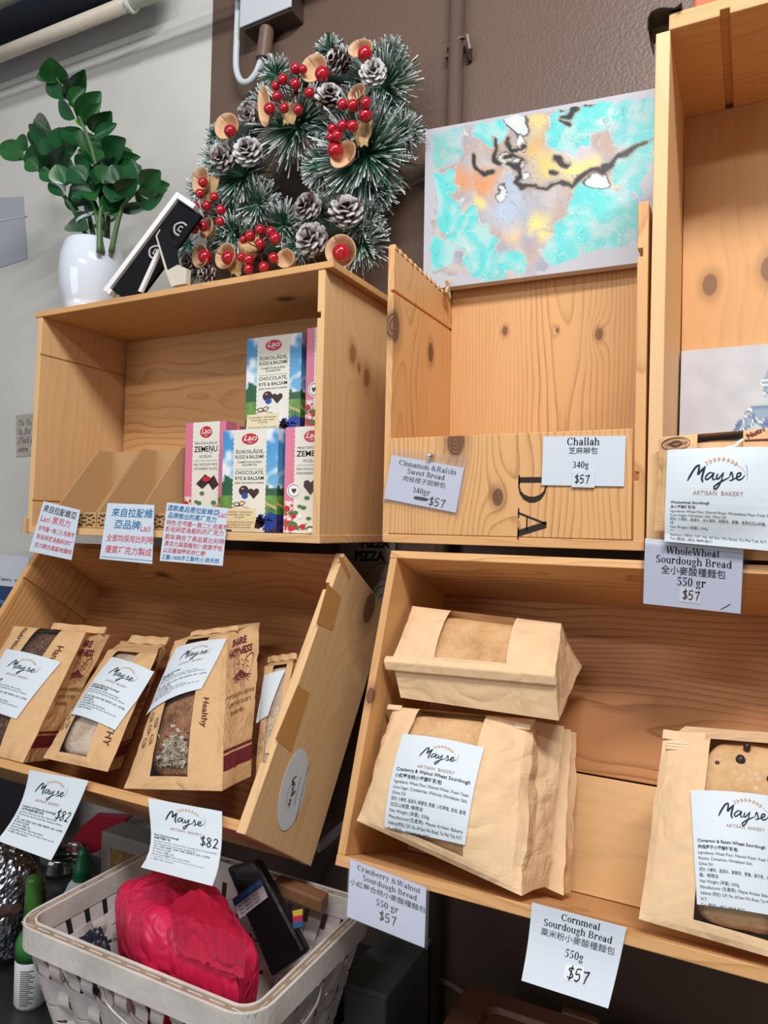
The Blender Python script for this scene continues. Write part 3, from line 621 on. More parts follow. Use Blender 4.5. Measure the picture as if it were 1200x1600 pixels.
note('widest note with small blue and red lines beside the chocolate boxes', [(261, 785), (356, 794), (350, 884), (252, 876)],
     [('這款產品是拉脫維亞', 2, 84, 10.5, BLUEPEN, .9), ('Laci', 86, 80, 14, REDPEN, .6), ('品牌推出的黑巧克力', 4, 72, 10.5, BLUEPEN, .85), ('特色:世界獨一無二使用黑麥', 3, 60, 10, REDPEN, .82), ('麵包碎屑為餡料的巧克力', 3, 49, 10, REDPEN, .86), ('風味:融合了高品質比利時', 3, 37, 10, REDPEN, .86), ('黑克力與香麵包傳統黑麥包', 4, 26, 9.5, REDPEN, .82), ('以及蔓越莓和杏仁糖', 3, 15, 9, REDPEN, .85), ('工藝:100%手工製作,使用天然', 2, 4, 8.5, BLUEPEN, .86)], 96)

# ------------------------------------------------------------------ bread and bags
KRAFT = pm('plain_kraft', (234, 198, 156), .7, .25, bump=.12, bscale=500, vary=.05, vscale=60, wr=.35)
KRAFT2 = pm('printed_kraft', (218, 176, 128), .7, .25, bump=.2, bscale=350, vary=.06, vscale=50, wr=.5)
TIE = pm('tin_tie', (228, 200, 160), .5, .4)
MAROON = pm('maroon_print', (112, 42, 50), .7, .2); BROWNINK = pm('brown_print', (92, 54, 48), .7, .2)
FILM = filmmat('bag_window_film', (250, 249, 246), gloss=.5, rough=.08, bump=.8, bscale=22)
def crust(name, top, low, flour=0.0, seeds=0.0, scale=30):
    m, nt, b = newmat(name); q = NB(nt)
    tc = nt.nodes.new('ShaderNodeTexCoord'); p = tc.outputs['Object']
    n1 = q.noise(p, scale, 4); n2 = q.noise(p, scale * 9, 4, .6)
    c = q.ramp(q.m('ADD', q.m('MULTIPLY', n1, .75), q.m('MULTIPLY', n2, .3)), [(.38, lin(low)), (.62, lin(top))])
    if flour: c = q.mix(q.m('MULTIPLY', q.sstep(q.m('ADD', q.m('MULTIPLY', q.noise(p, 14, 3), .7), q.m('MULTIPLY', n2, .45)), .72 - .3 * flour, .80 - .25 * flour), .85), c, lin((226, 216, 202)))
    if seeds:
        v = nt.nodes.new('ShaderNodeTexVoronoi'); v.inputs['Scale'].default_value = 170; nt.links.new(q.vm('MULTIPLY', p, (1, 1, .45)), v.inputs['Vector'])
        c = q.mix(q.m('MULTIPLY', q.sstep(v.outputs['Distance'], .42, .18), seeds), c, lin((196, 150, 104)))
    nt.links.new(c, b.inputs['Base Color']); b.inputs['Roughness'].default_value = .75; b.inputs['Specular IOR Level'].default_value = .25
    bp = nt.nodes.new('ShaderNodeBump'); bp.inputs['Strength'].default_value = .5; bp.inputs['Distance'].default_value = .002
    nt.links.new(n2, bp.inputs['Height']); nt.links.new(bp.outputs['Normal'], b.inputs['Normal']); return m

class Bag:
    """A paper bag as a creased box between eight corners given front BL BR TR TL, back BL BR TR TL; a runs left-right, b up, c front-back."""
    def __init__(s, K, win=(.25, .7), bulge=.012, gusset=.10, crumple=.004, seed=0, soft=.06):
        s.K = [V(p) for p in K]; s.win = win; s.bulge = bulge; s.g = gusset; s.cr = crumple; s.off = V((seed * 7.3, seed * 3.1, seed * 1.7)); s.soft = soft
        k = s.K; s.n = ((k[1] - k[0]).cross(k[3] - k[0])).normalized()
        if s.n.dot(k[0] - k[4]) < 0: s.n = -s.n
    def tri(s, a, b, c):
        k = s.K; f = (k[0] * (1 - a) + k[1] * a) * (1 - b) + (k[3] * (1 - a) + k[2] * a) * b
        r = (k[4] * (1 - a) + k[5] * a) * (1 - b) + (k[7] * (1 - a) + k[6] * a) * b
        return f * (1 - c) + r * c
    def surf(s, a, b, c, crump=1.0):
        a2, c2 = a, c
        edge = min(abs(a), abs(1 - a)); cedge = min(abs(c), abs(1 - c))
        if edge < 1e-6: a2 = a + (1 if a < .5 else -1) * s.g * (1 - abs(2 * c - 1)) * (.12 + .88 * max(0, b - .25) / .75)
        p = s.tri(a2, b, c2)
        e = sin(pi * min(1, max(0, b))) ** .6
        if cedge < 1e-6: p += s.n * (1 if c < .5 else -.3) * s.bulge * e * (max(0, sin(pi * min(1, max(0, a)))) ** .7)
        if s.cr and crump:
            q = p * 16 + s.off; d = noise.voronoi(q)[0]
            q2 = p * 38 + s.off; d2 = noise.voronoi(q2)[0]
            k = ((d[1] - d[0]) - .3) * 1.0 + ((d2[1] - d2[0]) - .3) * .35
            ce = (s.tri(.5, b, .5) - p)
            if ce.length > 1e-6: p -= ce.normalized() * (k * s.cr * crump * (.35 + .65 * max(edge < 1e-6, cedge > 1e-6)) * min(1, b * 9))
        return p
    def out(s, a, b, c):
        h = .01
        if min(abs(a), abs(1 - a)) < 1e-6:
            t = s.surf(a, b, min(1, c + h), 0) - s.surf(a, b, max(0, c - h), 0)
        else: t = s.surf(min(1, a + h), b, c, 0) - s.surf(max(0, a - h), b, c, 0)
        w = s.surf(a, min(1, b + h), c, 0) - s.surf(a, max(0, b - h), c, 0)
        n = t.cross(w).normalized()
        return n if n.dot(p := s.surf(a, b, c, 0) - s.tri(.5, .5, .5)) > 0 else -n
    def build(s, root, paper, rows=36, film=True, draw=None, flap=.06):
        mb, fm = MB(), MB(); w0, w1 = s.win
        la = [i * w0 / 6 for i in range(7)]; wa = [w0 + (w1 - w0) * i / 12 for i in range(13)]; ra = [w1 + (1 - w1) * i / 6 for i in range(7)]
        B = [j / rows for j in range(rows + 1)]
        mb.grid(lambda a, b: s.surf(a, b, 0), 0, 0, paper, us=la, vs=B); mb.grid(lambda a, b: s.surf(a, b, 0), 0, 0, paper, us=ra, vs=B)
        mb.grid(lambda a, b: s.surf(a, b, 0), 0, 0, paper, us=wa, vs=[x for x in B if x < flap] + [flap])
        Cs = [i / 10 for i in range(11)]
        mb.grid(lambda c, b: s.surf(1, b, c), 0, 0, paper, us=Cs, vs=B); mb.grid(lambda c, b: s.surf(0, b, 1 - c), 0, 0, paper, us=Cs, vs=B)
        mb.grid(lambda a, b: s.surf(1 - a, b, 1), 0, 0, paper, us=[1 - x for x in (la + wa[1:-1] + ra)[::-1]], vs=B)
        A = la + wa[1:-1] + ra
        mb.grid(lambda a, c: s.surf(a, 0, c), 0, 0, paper, us=A, vs=Cs, flip=True)
        up = lambda a, c: s.surf(a + (s.g * (1 - abs(2 * c - 1)) * ((1 - a * 2) if abs(a - .5) > .4 else 0) * 0), 1, c)
        def topf(a, c):
            g = s.g * (1 - abs(2 * c - 1)); a2 = g + a * (1 - 2 * g); return s.surf(a, 1, c) if min(a, 1 - a) < 1e-6 else s.surf(a, 1, c) * 1.0
        mb.grid(topf, 0, 0, paper, us=A, vs=Cs)
        if draw: draw(mb)
        mb.build('paper_body', root, smooth=False, weld=True)
        if film:
            fm.grid(lambda a, b: s.surf(a, b, 0, .3), 0, 0, FILM, us=wa, vs=[flap] + [x for x in B if x > flap]); fm.build('window_film', root, smooth=True)
        return s
    def fold(s, root, b0, h, c, name='folded_top', mat=None, a0=0.0, a1=1.0, thick=.003):
        """a flat folded strip standing along the top"""
        n = s.n; mb = MB(); P = []
        up = (s.K[3] - s.K[0]).normalized()
        f = lambda a, t: s.tri(a, b0, c) + up * t * h + n * (.0015 * sin(a * 19 + s.off.x))
        mb.grid(lambda u, v: f(a0 + (a1 - a0) * u, v) + n * thick / 2, 14, 2, mat); mb.grid(lambda u, v: f(a0 + (a1 - a0) * u, v) - n * thick / 2, 14, 2, mat, flip=True)
        e = [f(a0 + (a1 - a0) * i / 14, 1) for i in range(15)]
        mb.add([p + n * thick / 2 for p in e] + [p - n * thick / 2 for p in e], [(i, i + 1, i + 16, i + 15) for i in range(14)], mat)
        mb.build(name, root, weld=True)
    def ab(s, px, py):
        """where a pixel's ray meets the front face, as (a, b)"""
        k = s.K; lift = s.n * s.bulge * .75; p = atP(px, py, (k[0] + k[1] + k[2] + k[3]) / 4 + lift, s.n) - lift
        a = b = .5
        for _ in range(12):
            r = p - s.tri(a, b, 0); da = s.tri(a + .01, b, 0) - s.tri(a, b, 0); db = s.tri(a, b + .01, 0) - s.tri(a, b, 0)
            m = Matrix(((da.dot(da), da.dot(db)), (da.dot(db), db.dot(db)))); v = m.inverted() @ V((da.dot(r), db.dot(r)))
            a += v.x * .01; b += v.y * .01
        return a, b
    def fn(s, q, w, h, lift=.0014, crump=.3):
        """label coordinates onto the front face between four pixels TL TR BR BL"""
        Q = [s.ab(*p) for p in q]
        def f(x, y):
            u, v = x / w, 1 - y / h
            A = [(Q[0][i] * (1 - u) + Q[1][i] * u) * (1 - v) + (Q[3][i] * (1 - u) + Q[2][i] * u) * v for i in (0, 1)]
            return s.surf(A[0], A[1], 0, crump) + s.n * (lift + .001)
        return f
    def label(s, root, q, draw, w=100, h=108):
        sheet('bakery_label', root, lambda e: s.fn(q, w, h, .0015 + e), w, h, PAPER, draw, nu=12, nv=12, solid=.0004)
    def loaf(s, label, mat, group, ca=.5, ra=.35, cb=.5, rb=.455, cc=.49, rc=.42, name='bread_loaf', lump=.03, power=.38, root=None):
        mb = MB(); n, m = 40, 26; P = []
        sg = lambda x: abs(x) ** power * (1 if x >= 0 else -1)
        for j in range(m + 1):
            th = pi * j / m
            for i in range(n):
                ph = 2 * pi * i / n; x, y, z = sg(sin(th) * cos(ph)), -sg(cos(th)), sg(sin(th) * sin(ph))
                k = 1 + lump * (noise.noise(V((x, y, z)) * 1.7 + s.off) - .3)
                a_, b_, c_ = ca + ra * x * k, cb + rb * y * k, cc + rc * z * k
                P.append(s.tri(a_, b_, c_) + s.n * s.bulge * .8 * max(0, 1 - 2 * c_) * sin(pi * min(1, max(0, b_))) ** .6 * max(0, sin(pi * min(1, max(0, a_)))) ** .7)
        F = [(j * n + i, j * n + (i + 1) % n, (j + 1) * n + (i + 1) % n, (j + 1) * n + i) for j in range(m) for i in range(n)]
        mb.add(P, F, mat); o = mb.build(name, root, smooth=True)
        if root is None:
            tag(o, label, 'bread', group)
        return o
    def base(s): return (s.K[0] + s.K[1] + s.K[4] + s.K[5]) / 4

def side_print(bag, mb, w=100, h=200):
    """the print on the bag's right gusset: SHARE HAPPINESS, a bunch of wheat and loaves, a motto and a maroon band"""
    f = lambda x, y: bag.surf(1, min(.999, max(.001, y / h)), min(.999, max(.001, x / w))) + bag.out(1, min(.99, max(.01, y / h)), min(.99, max(.01, x / w))) * .0012
    pr = Print(mb, f)
    pr.text('SHARE', 22, 176, 15, MAROON, bold=.04); pr.text('HAPPINESS', 8, 161, 15, MAROON, bold=.04)
    rn = random.Random(4)
    for i in range(13):
        a = radians(200 + i * 11); L = 22 + rn.random() * 14; pr.stroke([(58, 138), (58 + cos(a) * L * .6, 134 + sin(a) * L * .3), (56 + cos(a) * L * 1.3, 136 + sin(a) * L * .75)], 1.3, MAROON)
    for cx, cy, rx, ry, t in ((46, 143, 10, 20, .5), (62, 146, 10, 20, .1), (76, 142, 10, 17, -.5)):
        pts = [(cx + rx * cos(k * pi / 9) * cos(t) - ry * sin(k * pi / 9) * sin(t), cy + rx * cos(k * pi / 9) * sin(t) + ry * sin(k * pi / 9) * cos(t)) for k in range(19)]
        pr.stroke(pts, 1.6, MAROON, n=2)
        pr.stroke([(cx - 3, cy + 7), (cx + 3, cy + 3)], 1.3, MAROON); pr.stroke([(cx - 3, cy), (cx + 3, cy - 4)], 1.3, MAROON)
    for k, t in enumerate(('nutritious and delicious', 'a great way to start', 'day-everyday.')): pr.text(t, 6 + 6 * k, 104 - 11 * k, 9.5, BROWNINK)
    for x0, x1, y0, y1 in ((1, 99, 40, 43), (1, 99, 20, 37)):
        for i in range(12):
            a, b = x0 + (x1 - x0) * i / 12, x0 + (x1 - x0) * (i + 1) / 12; pr.poly([(a, y0), (b, y0), (b, y1), (a, y1)], MAROON)
def front_print(bag, mb, words, stalks=True):
    """brown lettering running down both sides of the window and small sprigs"""
    f = lambda x, y: bag.surf(min(.999, max(.001, x / 100)), min(.999, max(.001, y / 150)), 0) + bag.n * .0013
    pr = Print(mb, f); w0, w1 = bag.win[0] * 100, bag.win[1] * 100
    for (t, x, y, sz) in words: pr.text(t, x, y, sz, BROWNINK, rot=-pi / 2, bold=.012)
    if stalks:
        for (cx, cy) in ((w0 * .45, 62), (w0 * .5, 50), (w0 * .75, 40), (w0 * .4, 38), (w0 * .8, 55)):
            pr.stroke([(cx + 2.6 * cos(k * .7), cy + 4 * sin(k * .7)) for k in range(10)], .7, BROWNINK, n=2); pr.stroke([(cx - 1, cy - 6), (cx, cy)], .6, BROWNINK); pr.stroke([(cx, cy + 2), (cx + .8, cy - 2)], .6, BROWNINK)

def K_px(fr, pts): return [fr.px(a, b, d) for a, b, d in pts]
def back_of(K, fbl, fbr, ftr, ftl): pass

# lower left crate: three printed bags leaning to the right and one tucked behind
RYE = crust('dark_rye_crust', (112, 78, 62), (66, 44, 40), seeds=.45); FLOURY = crust('floured_crust', (222, 204, 186), (176, 146, 124), flour=.55)
SEEDY = crust('seeded_crust', (160, 112, 82), (104, 66, 48), seeds=.7); TAN = crust('golden_crust', (236, 194, 146), (206, 154, 104), flour=.08, scale=18)
FLAKES = crust('oat_flake_topping', (226, 216, 200), (160, 142, 126), flour=.5, scale=90)
def ll_bag(label, F, R, win, seed, words=(), stalks=True, **k):
    """F: front BL BR TR TL as (px, py, depth); R: back BR and back TR; the hidden left back edge follows"""
    f = K_px(LL, F); r = K_px(LL, R); Ks = f + [f[0] + (r[0] - f[1]), r[0], r[1], f[3] + (r[1] - f[2])]
    b = Bag(Ks, win, seed=seed, **k); t = thing('bread_bag', b.base(), label, 'bread bag', 'printed bread bags in the tipped crate')
    b.build(t, KRAFT2, draw=lambda mb: (front_print(b, mb, words, stalks), side_print(b, mb))); return b, t
b, t = ll_bag('leftmost printed bread bag with dark rye showing, half out of the left edge', [(-78, 1163, .004), (36, 1192, .004), (135, 988, .035), (22, 978, .02)], [(74, 1188, .085), (172, 992, .10)], (.36, .68), 1, [('Hand', 78, 128, 11), ('nutritious & Delicious', 18, 148, 11)], False, bulge=.020)
b.fold(t, 1.0, .016, .75, mat=KRAFT2, a0=.25)
b.label(t, [(8, 1013), (89, 1030), (26, 1124), (-35, 1105)], lambda pr: bakery_label(pr, 'Rye Sourdough', '黑麥酸種麵包', LN_RYE))
b.loaf('dark rye loaf inside the leftmost printed bag', RYE, 'loaves seen through bag windows')
b, t = ll_bag('printed bread bag with floured grey loaf, second from left in tipped crate', [(67, 1184, .002), (168, 1206, .002), (246, 1022, .055), (168, 1016, .055)], [(188, 1200, .09), (262, 1006, .12)], (.22, .66), 2, [('ALTHY', 82, 62, 12)], bulge=.020)
b.fold(t, 1.0, .02, .8, mat=KRAFT2, a0=.2)
b.label(t, [(173, 1024), (236, 1043), (177, 1138), (109, 1114)], lambda pr: bakery_label(pr, 'Cranberry & Walnut Rye Sourdough', '小紅莓合桃黑麥酸種麵包', LN_RYE))
b.loaf('grey floured loaf inside the second printed bag from left', FLOURY, 'loaves seen through bag windows', ca=.47)
b, t = ll_bag('front printed bread bag with seeded loaf and SHARE HAPPINESS side, beside the crate end', [(193, 1232, .0), (347, 1236, .0), (356, 992, .06), (272, 1002, .06)], [(392, 1213, .085), (407, 972, .11)], (.27, .67), 3, [('Healthy', 78, 78, 9)], bulge=.022, crumple=.007)
b.fold(t, 1.0, .012, .3, mat=KRAFT2, a0=.1)
b.label(t, [(272, 1007), (349, 991), (316, 1078), (221, 1110)], lambda pr: bakery_label(pr, 'Rum Rye Sourdough', '純黑麥酸種包', LN_RYE))
lf = b.loaf('brown seeded loaf inside the front printed bag', SEEDY, 'loaves seen through bag windows', ca=.48)
# pale flakes heaped at the foot of the window
mb = MB(); rn = random.Random(5)
for i in range(420):
    p = b.surf(.48 + rn.gauss(0, .075), .13 + abs(rn.gauss(0, .075)), 0, 0) - b.n * (.0078 + rn.random() * .003); e1 = V((rn.gauss(0, 1), rn.gauss(0, 1), rn.gauss(0, 1))).normalized() * .0042; e2 = e1.cross(V((rn.random(), rn.random(), rn.random()))).normalized() * .003
    mb.add([p - e1 - e2, p + e1 - e2, p + e1 + e2, p - e1 + e2], [(0, 1, 2, 3)], FLAKES)
o = mb.build('oat_flakes', lf); o['kind'] = 'stuff'
b, t = ll_bag('printed bread bag mostly hidden between the front bag and the crate end', [(398, 1226, .105), (430, 1236, .105), (458, 1036, .135), (412, 1042, .135)], [(436, 1226, .165), (466, 1026, .175)], (.35, .8), 4, bulge=.008)
b.fold(t, 1.0, .014, .6, mat=KRAFT2)
b.label(t, [(412, 1054), (446, 1046), (420, 1120), (398, 1128)], lambda pr: None)
b.loaf('pale loaf inside the mostly hidden printed bag', FLOURY, 'loaves seen through bag windows')

# lower right crate: plain kraft bags
def lr_bag(label, Ks, win, seed, flap=.06, **k):
    b = Bag(Ks, win, seed=seed, **k); t = thing('bread_bag', b.base(), label, 'bread bag', 'plain kraft bread bags'); b.build(t, KRAFT, rows=44, flap=flap); return b, t
f = K_px(LR, [(557, 1282, .0), (815, 1400, -.004), (838, 1124, .070), (613, 1104, .045)]); r = K_px(LR, [(857, 1384, .075), (884, 1135, .12)])
big = f + [f[0] + (r[0] - f[1]) + V((.01, 0, 0)), r[0], r[1], f[3] + (r[1] - f[2])]
b, t = lr_bag('big kraft bag of cranberry walnut sourdough standing at left, another bag lying on it', big, (.21, .68), 11, bulge=.038, crumple=.011, gusset=.09)
b.label(t, [(628, 1145), (756, 1167), (725, 1319), (594, 1287)], lambda pr: bakery_label(pr, 'Cranberry & Walnut Wheat Sourdough', '小紅莓合桃小麥酸種麵包', LN_WALNUT, y0=64, ls=6.5, sz=5.0, tsz=5.9, logo_x=53, logo_y=90, logo_s=46), h=112)
for aa, bb in ((.02, .985), (.93, .93)):
    mb = MB()
    P = b.surf(aa, bb, 0); ex = (b.K[2] - b.K[3]).normalized() * .011; uu = (b.K[3] - b.K[0]).normalized() * .004
    mb.hexa([P - ex + uu + b.n * .004, P + ex + uu + b.n * .004, P + ex - uu + b.n * .004, P - ex - uu + b.n * .004, P - ex + uu, P + ex + uu, P + ex - uu, P - ex - uu], TIE)
    mb.build('tin_tie', t, bevel=.001)
b.loaf('golden loaf inside the big cranberry walnut bag', TAN, 'loaves seen through bag windows', ca=.46, ra=.345, lump=.02, cb=.48, rb=.465, power=.28, cc=.47, rc=.44)
off = LR.ed * .065 + LR.ex * .018 + LR.eu * .004
# bag behind it
bk = [p + LR.ed * .093 + V((.03, 0, .0)) for p in big]
for i in (4, 5, 6, 7): bk[i] = bk[i - 4] + LR.ed * .045
b2, t = lr_bag('creased kraft bag hidden behind the big cranberry walnut bag', bk, (.25, .68), 12, bulge=.006, crumple=.006)
# small bag lying on top
f = K_px(LR, [(612, 1030, .012), (868, 1052, .012), (878, 974, .085), (645, 947, .065)]); r = K_px(LR, [(626, 1090, .036), (873, 1126, .036), (909, 1040, .15), (682, 1010, .14)])
b, t = lr_bag('small kraft bag lying on its side on top of the big bag, window upwards', f + r, (.28, .72), 13, bulge=.016, crumple=.003, gusset=.02)
mb = MB(); k = b.K; o1 = b.n * .003
down = (k[4] - k[0]).normalized()
for a0, a1, d0 in ((-.045, 1.0, .011),):
    P0, P1 = b.tri(a0, 0, 0), b.tri(a1, 0, 0); fw = (k[0] - k[3]).normalized()
    q = [P0 + o1, P1 + o1, P1 + down * d0 + fw * .008, P0 + down * d0 + fw * .008]
    mb.hexa([q[0] + fw * .007, q[1] + fw * .007, q[2], q[3], q[0] - fw * .004, q[1] - fw * .004, q[2] - fw * .01, q[3] - fw * .01], KRAFT)
mb.build('folded_flap', t, bevel=.002)
b.loaf('golden round loaf inside the small bag lying on top', TAN, 'loaves seen through bag windows', ca=.5, ra=.37, cc=.49, power=.35, rb=.48)
# right-hand bag, cut by the picture's edge
f = K_px(LR, [(998, 1436, .002), (1238, 1506, .002), (1246, 1165, .075), (1036, 1148, .07)]); r = K_px(LR, [(1262, 1480, .08), (1275, 1150, .115)])
rb = f + [f[0] + (r[0] - f[1]), r[0], r[1], f[3] + (r[1] - f[2])]
b, t = lr_bag('kraft bag of cinnamon raisin sourdough cut by the right edge of the photo', rb, (.37, .86), 14, bulge=.024, crumple=.003, gusset=.04)
b.fold(t, .97, .012, .0, mat=KRAFT, a0=0, a1=.33, thick=.006)
b.label(t, [(1079, 1236), (1212, 1243), (1222, 1430), (1089, 1412)], lambda pr: bakery_label(pr, 'Cinnamon & Raisin Wheat Sourdough', '肉桂提子小麥酸種麵包', LN_CINN, y0=68, ls=6.2, sz=4.6, tsz=5.2, logo_x=62, logo_y=107, logo_s=62), h=132)
mb = MB(); P = b.surf(.05, .93, 0); ex = (b.K[2] - b.K[3]).normalized() * .013; uu = (b.K[3] - b.K[0]).normalized() * .0055
for q in (-.7, 0, .7):
    c0 = P + uu * q + ex * .9; mb.hexa([c0 - ex + uu * .3 + b.n * .004, c0 + ex + uu * .3 + b.n * .004, c0 + ex - uu * .3 + b.n * .004, c0 - ex - uu * .3 + b.n * .004, c0 - ex + uu * .3, c0 + ex + uu * .3, c0 + ex - uu * .3, c0 - ex - uu * .3], TIE)
mb.build('tin_tie', t)
lf = b.loaf('golden raisin loaf inside the bag at the right edge', TAN, 'loaves seen through bag windows', ca=.60, ra=.31, lump=.04)
mb = MB(); RAISIN = pm('raisin', (48, 30, 34), .4, .5)
for aa, bb, s_ in ((.42, .83, .0045), (.585, .865, .0065), (.625, .945, .0045), (.8, .78, .005)):
    mb.ball(b.tri(aa, bb, .135) + b.n * b.bulge * .30, s_ * .95, RAISIN, 10, 6, (1, 1, 1.35))
mb.build('raisins', lf, smooth=True)
bk = [p + LR.ed * .096 + LR.eu * .012 + V((.055, 0, 0)) for p in rb]
for i in (4, 5, 6, 7): bk[i] = bk[i - 4] + LR.ed * .028
b2, t = lr_bag('kraft bag standing behind the cinnamon raisin bag at the right edge', bk, (.3, .8), 15, bulge=.005, crumple=.002)
b2.fold(t, .985, .012, .1, mat=KRAFT, a0=0, a1=.9, thick=.004)

# wholewheat bag in the tall crate
TB = Fr((0, .972, 0))
f = K_px(TB, [(1022, 829, 0), (1224, 838, 0), (1222, 668, .010), (1030, 683, .010)]); r = K_px(TB, [(1215, 829, .12), (1210, 690, .13)])
ks = f + [f[0] + V((.03, .027, .0)), r[0], r[1], f[3] + V((.03, .027, -.006))]
b = Bag(ks, (.33, .70), seed=21, bulge=.014, crumple=.006, gusset=.03)
t = thing('bread_bag', b.base(), 'wholewheat bread bag with large wrinkled label at the foot of the tall crate', 'bread bag')
def tall_print(mb):
    pr = Print(mb, lambda x, y: b.surf(min(.999, max(.001, x / 100)), min(.999, max(.001, y / 100)), 0) + b.n * .0012)
    for rr, w in ((1, .9), (.78, .5), (.5, .5), (.35, 1.4)): pr.stroke([(15 + 12 * rr * cos(k * pi / 8), 91 + 7 * rr * sin(k * pi / 8)) for k in range(17)], w, BROWNINK, n=2)
    for k in range(9): pr.stroke([(7 + k * 2, 89), (9 + k * 2, 93)], .8, BROWNINK)
    pr.text('Nutri', 74, 91, 7, MAROON, bold=.03, rot=.5); pr.poly([(71, 88.5), (96, 88), (96, 90), (71, 90)], MAROON)
b.build(t, KRAFT2, draw=tall_print)
b.label(t, [(1042, 702), (1212, 697), (1222, 862), (1037, 845)], lambda pr: bakery_label(pr, 'Wholewheat Sourdough', '全小麥酸種麵包', LN_WHOLE, logo_x=47, logo_y=65, logo_s=55, y0=37, ls=3.75, sz=3.3, tsz=3.6), h=90)

b.loaf('golden slice of loaf showing above the wholewheat label', TAN, 'loaves seen through bag windows', ca=.51, ra=.36, rb=.46, cc=.5, power=.4)

# ------------------------------------------------------------------ chocolate boxes and their trays
def vnoise(x, y, s=1.0, o=0.0): return noise.noise(V((x * s + o, y * s - o, o * .37)))
def mixc(a, b, t): t = max(0, min(1, t)); return tuple(a[i] * (1 - t) + b[i] * t for i in range(3))
BOXCOL = colmat('printed_carton', .3, .5); CREAM = pm('carton_cream', (232, 228, 216), .32, .5); REDLOGO = pm('logo_red', (200, 24, 44), .35, .5); WHITEINK = pm('white_print', (245, 245, 245), .4, .4)
PINK = (222, 120, 150); PINKM = pm('carton_pink', PINK, .32, .5); CHOC = pm('chocolate_print', (58, 32, 34), .35, .4); BLUEF = pm('cornflower_print', (40, 74, 170), .4, .4)
TAGP = pm('tag_print', (232, 214, 172), .4, .3); LEAFP = pm('leaf_print', (74, 128, 62), .4, .3); BERRYP = pm('strawberry_print', (196, 34, 48), .4, .4)
def landscape(u, v):  # u across, v up (0..1)
    if v > .36:
        c = mixc((56, 140, 205), (130, 195, 228), (1 - v) * 1.3); k = vnoise(u * 3, v * 7, 1, 3.3) + .5 * vnoise(u * 8, v * 15, 1, 9)
        c = mixc(c, (236, 242, 246), (k - .05) * 2.2)
        tr = .40 + .10 * (1 - abs(u - .12) * 5) + .06 * vnoise(u * 10, v * 9)
        if u < .32 and v < tr + .06: c = (30, 92, 58)
        if u > .78 and v < .43 + .05 * vnoise(u * 14, 0): c = (36, 84, 52)
    else:
        c = mixc((58, 120, 52), (128, 166, 70), .5 + vnoise(u * 6, v * 14, 1, 5))
        if abs(v - .28 + (u - .8) * .25) < .012: c = (214, 190, 120)
        if v < .17: c = mixc((44, 62, 150), (62, 36, 52), .5 + 2 * vnoise(u * 9, v * 18, 1, 2))
    return lin(c)
def pinkface(u, v):
    c = PINK
    if v < .30:
        k = vnoise(u * 11, v * 22, 1, 4); k2 = vnoise(u * 14, v * 25, 1, 8)
        if k > .12: c = (86, 132, 66)
        elif k2 > .18: c = (196, 44, 56)
        elif k < -.2: c = (236, 228, 220)
    return lin(c)
def heart(pr, cx, cy, s, mat): pr.poly([(cx, cy - s), (cx + s * .8, cy), (cx + s * .75, cy + s * .55), (cx + s * .35, cy + s * .7), (cx, cy + s * .4), (cx - s * .35, cy + s * .7), (cx - s * .75, cy + s * .55), (cx - s * .8, cy)], mat)
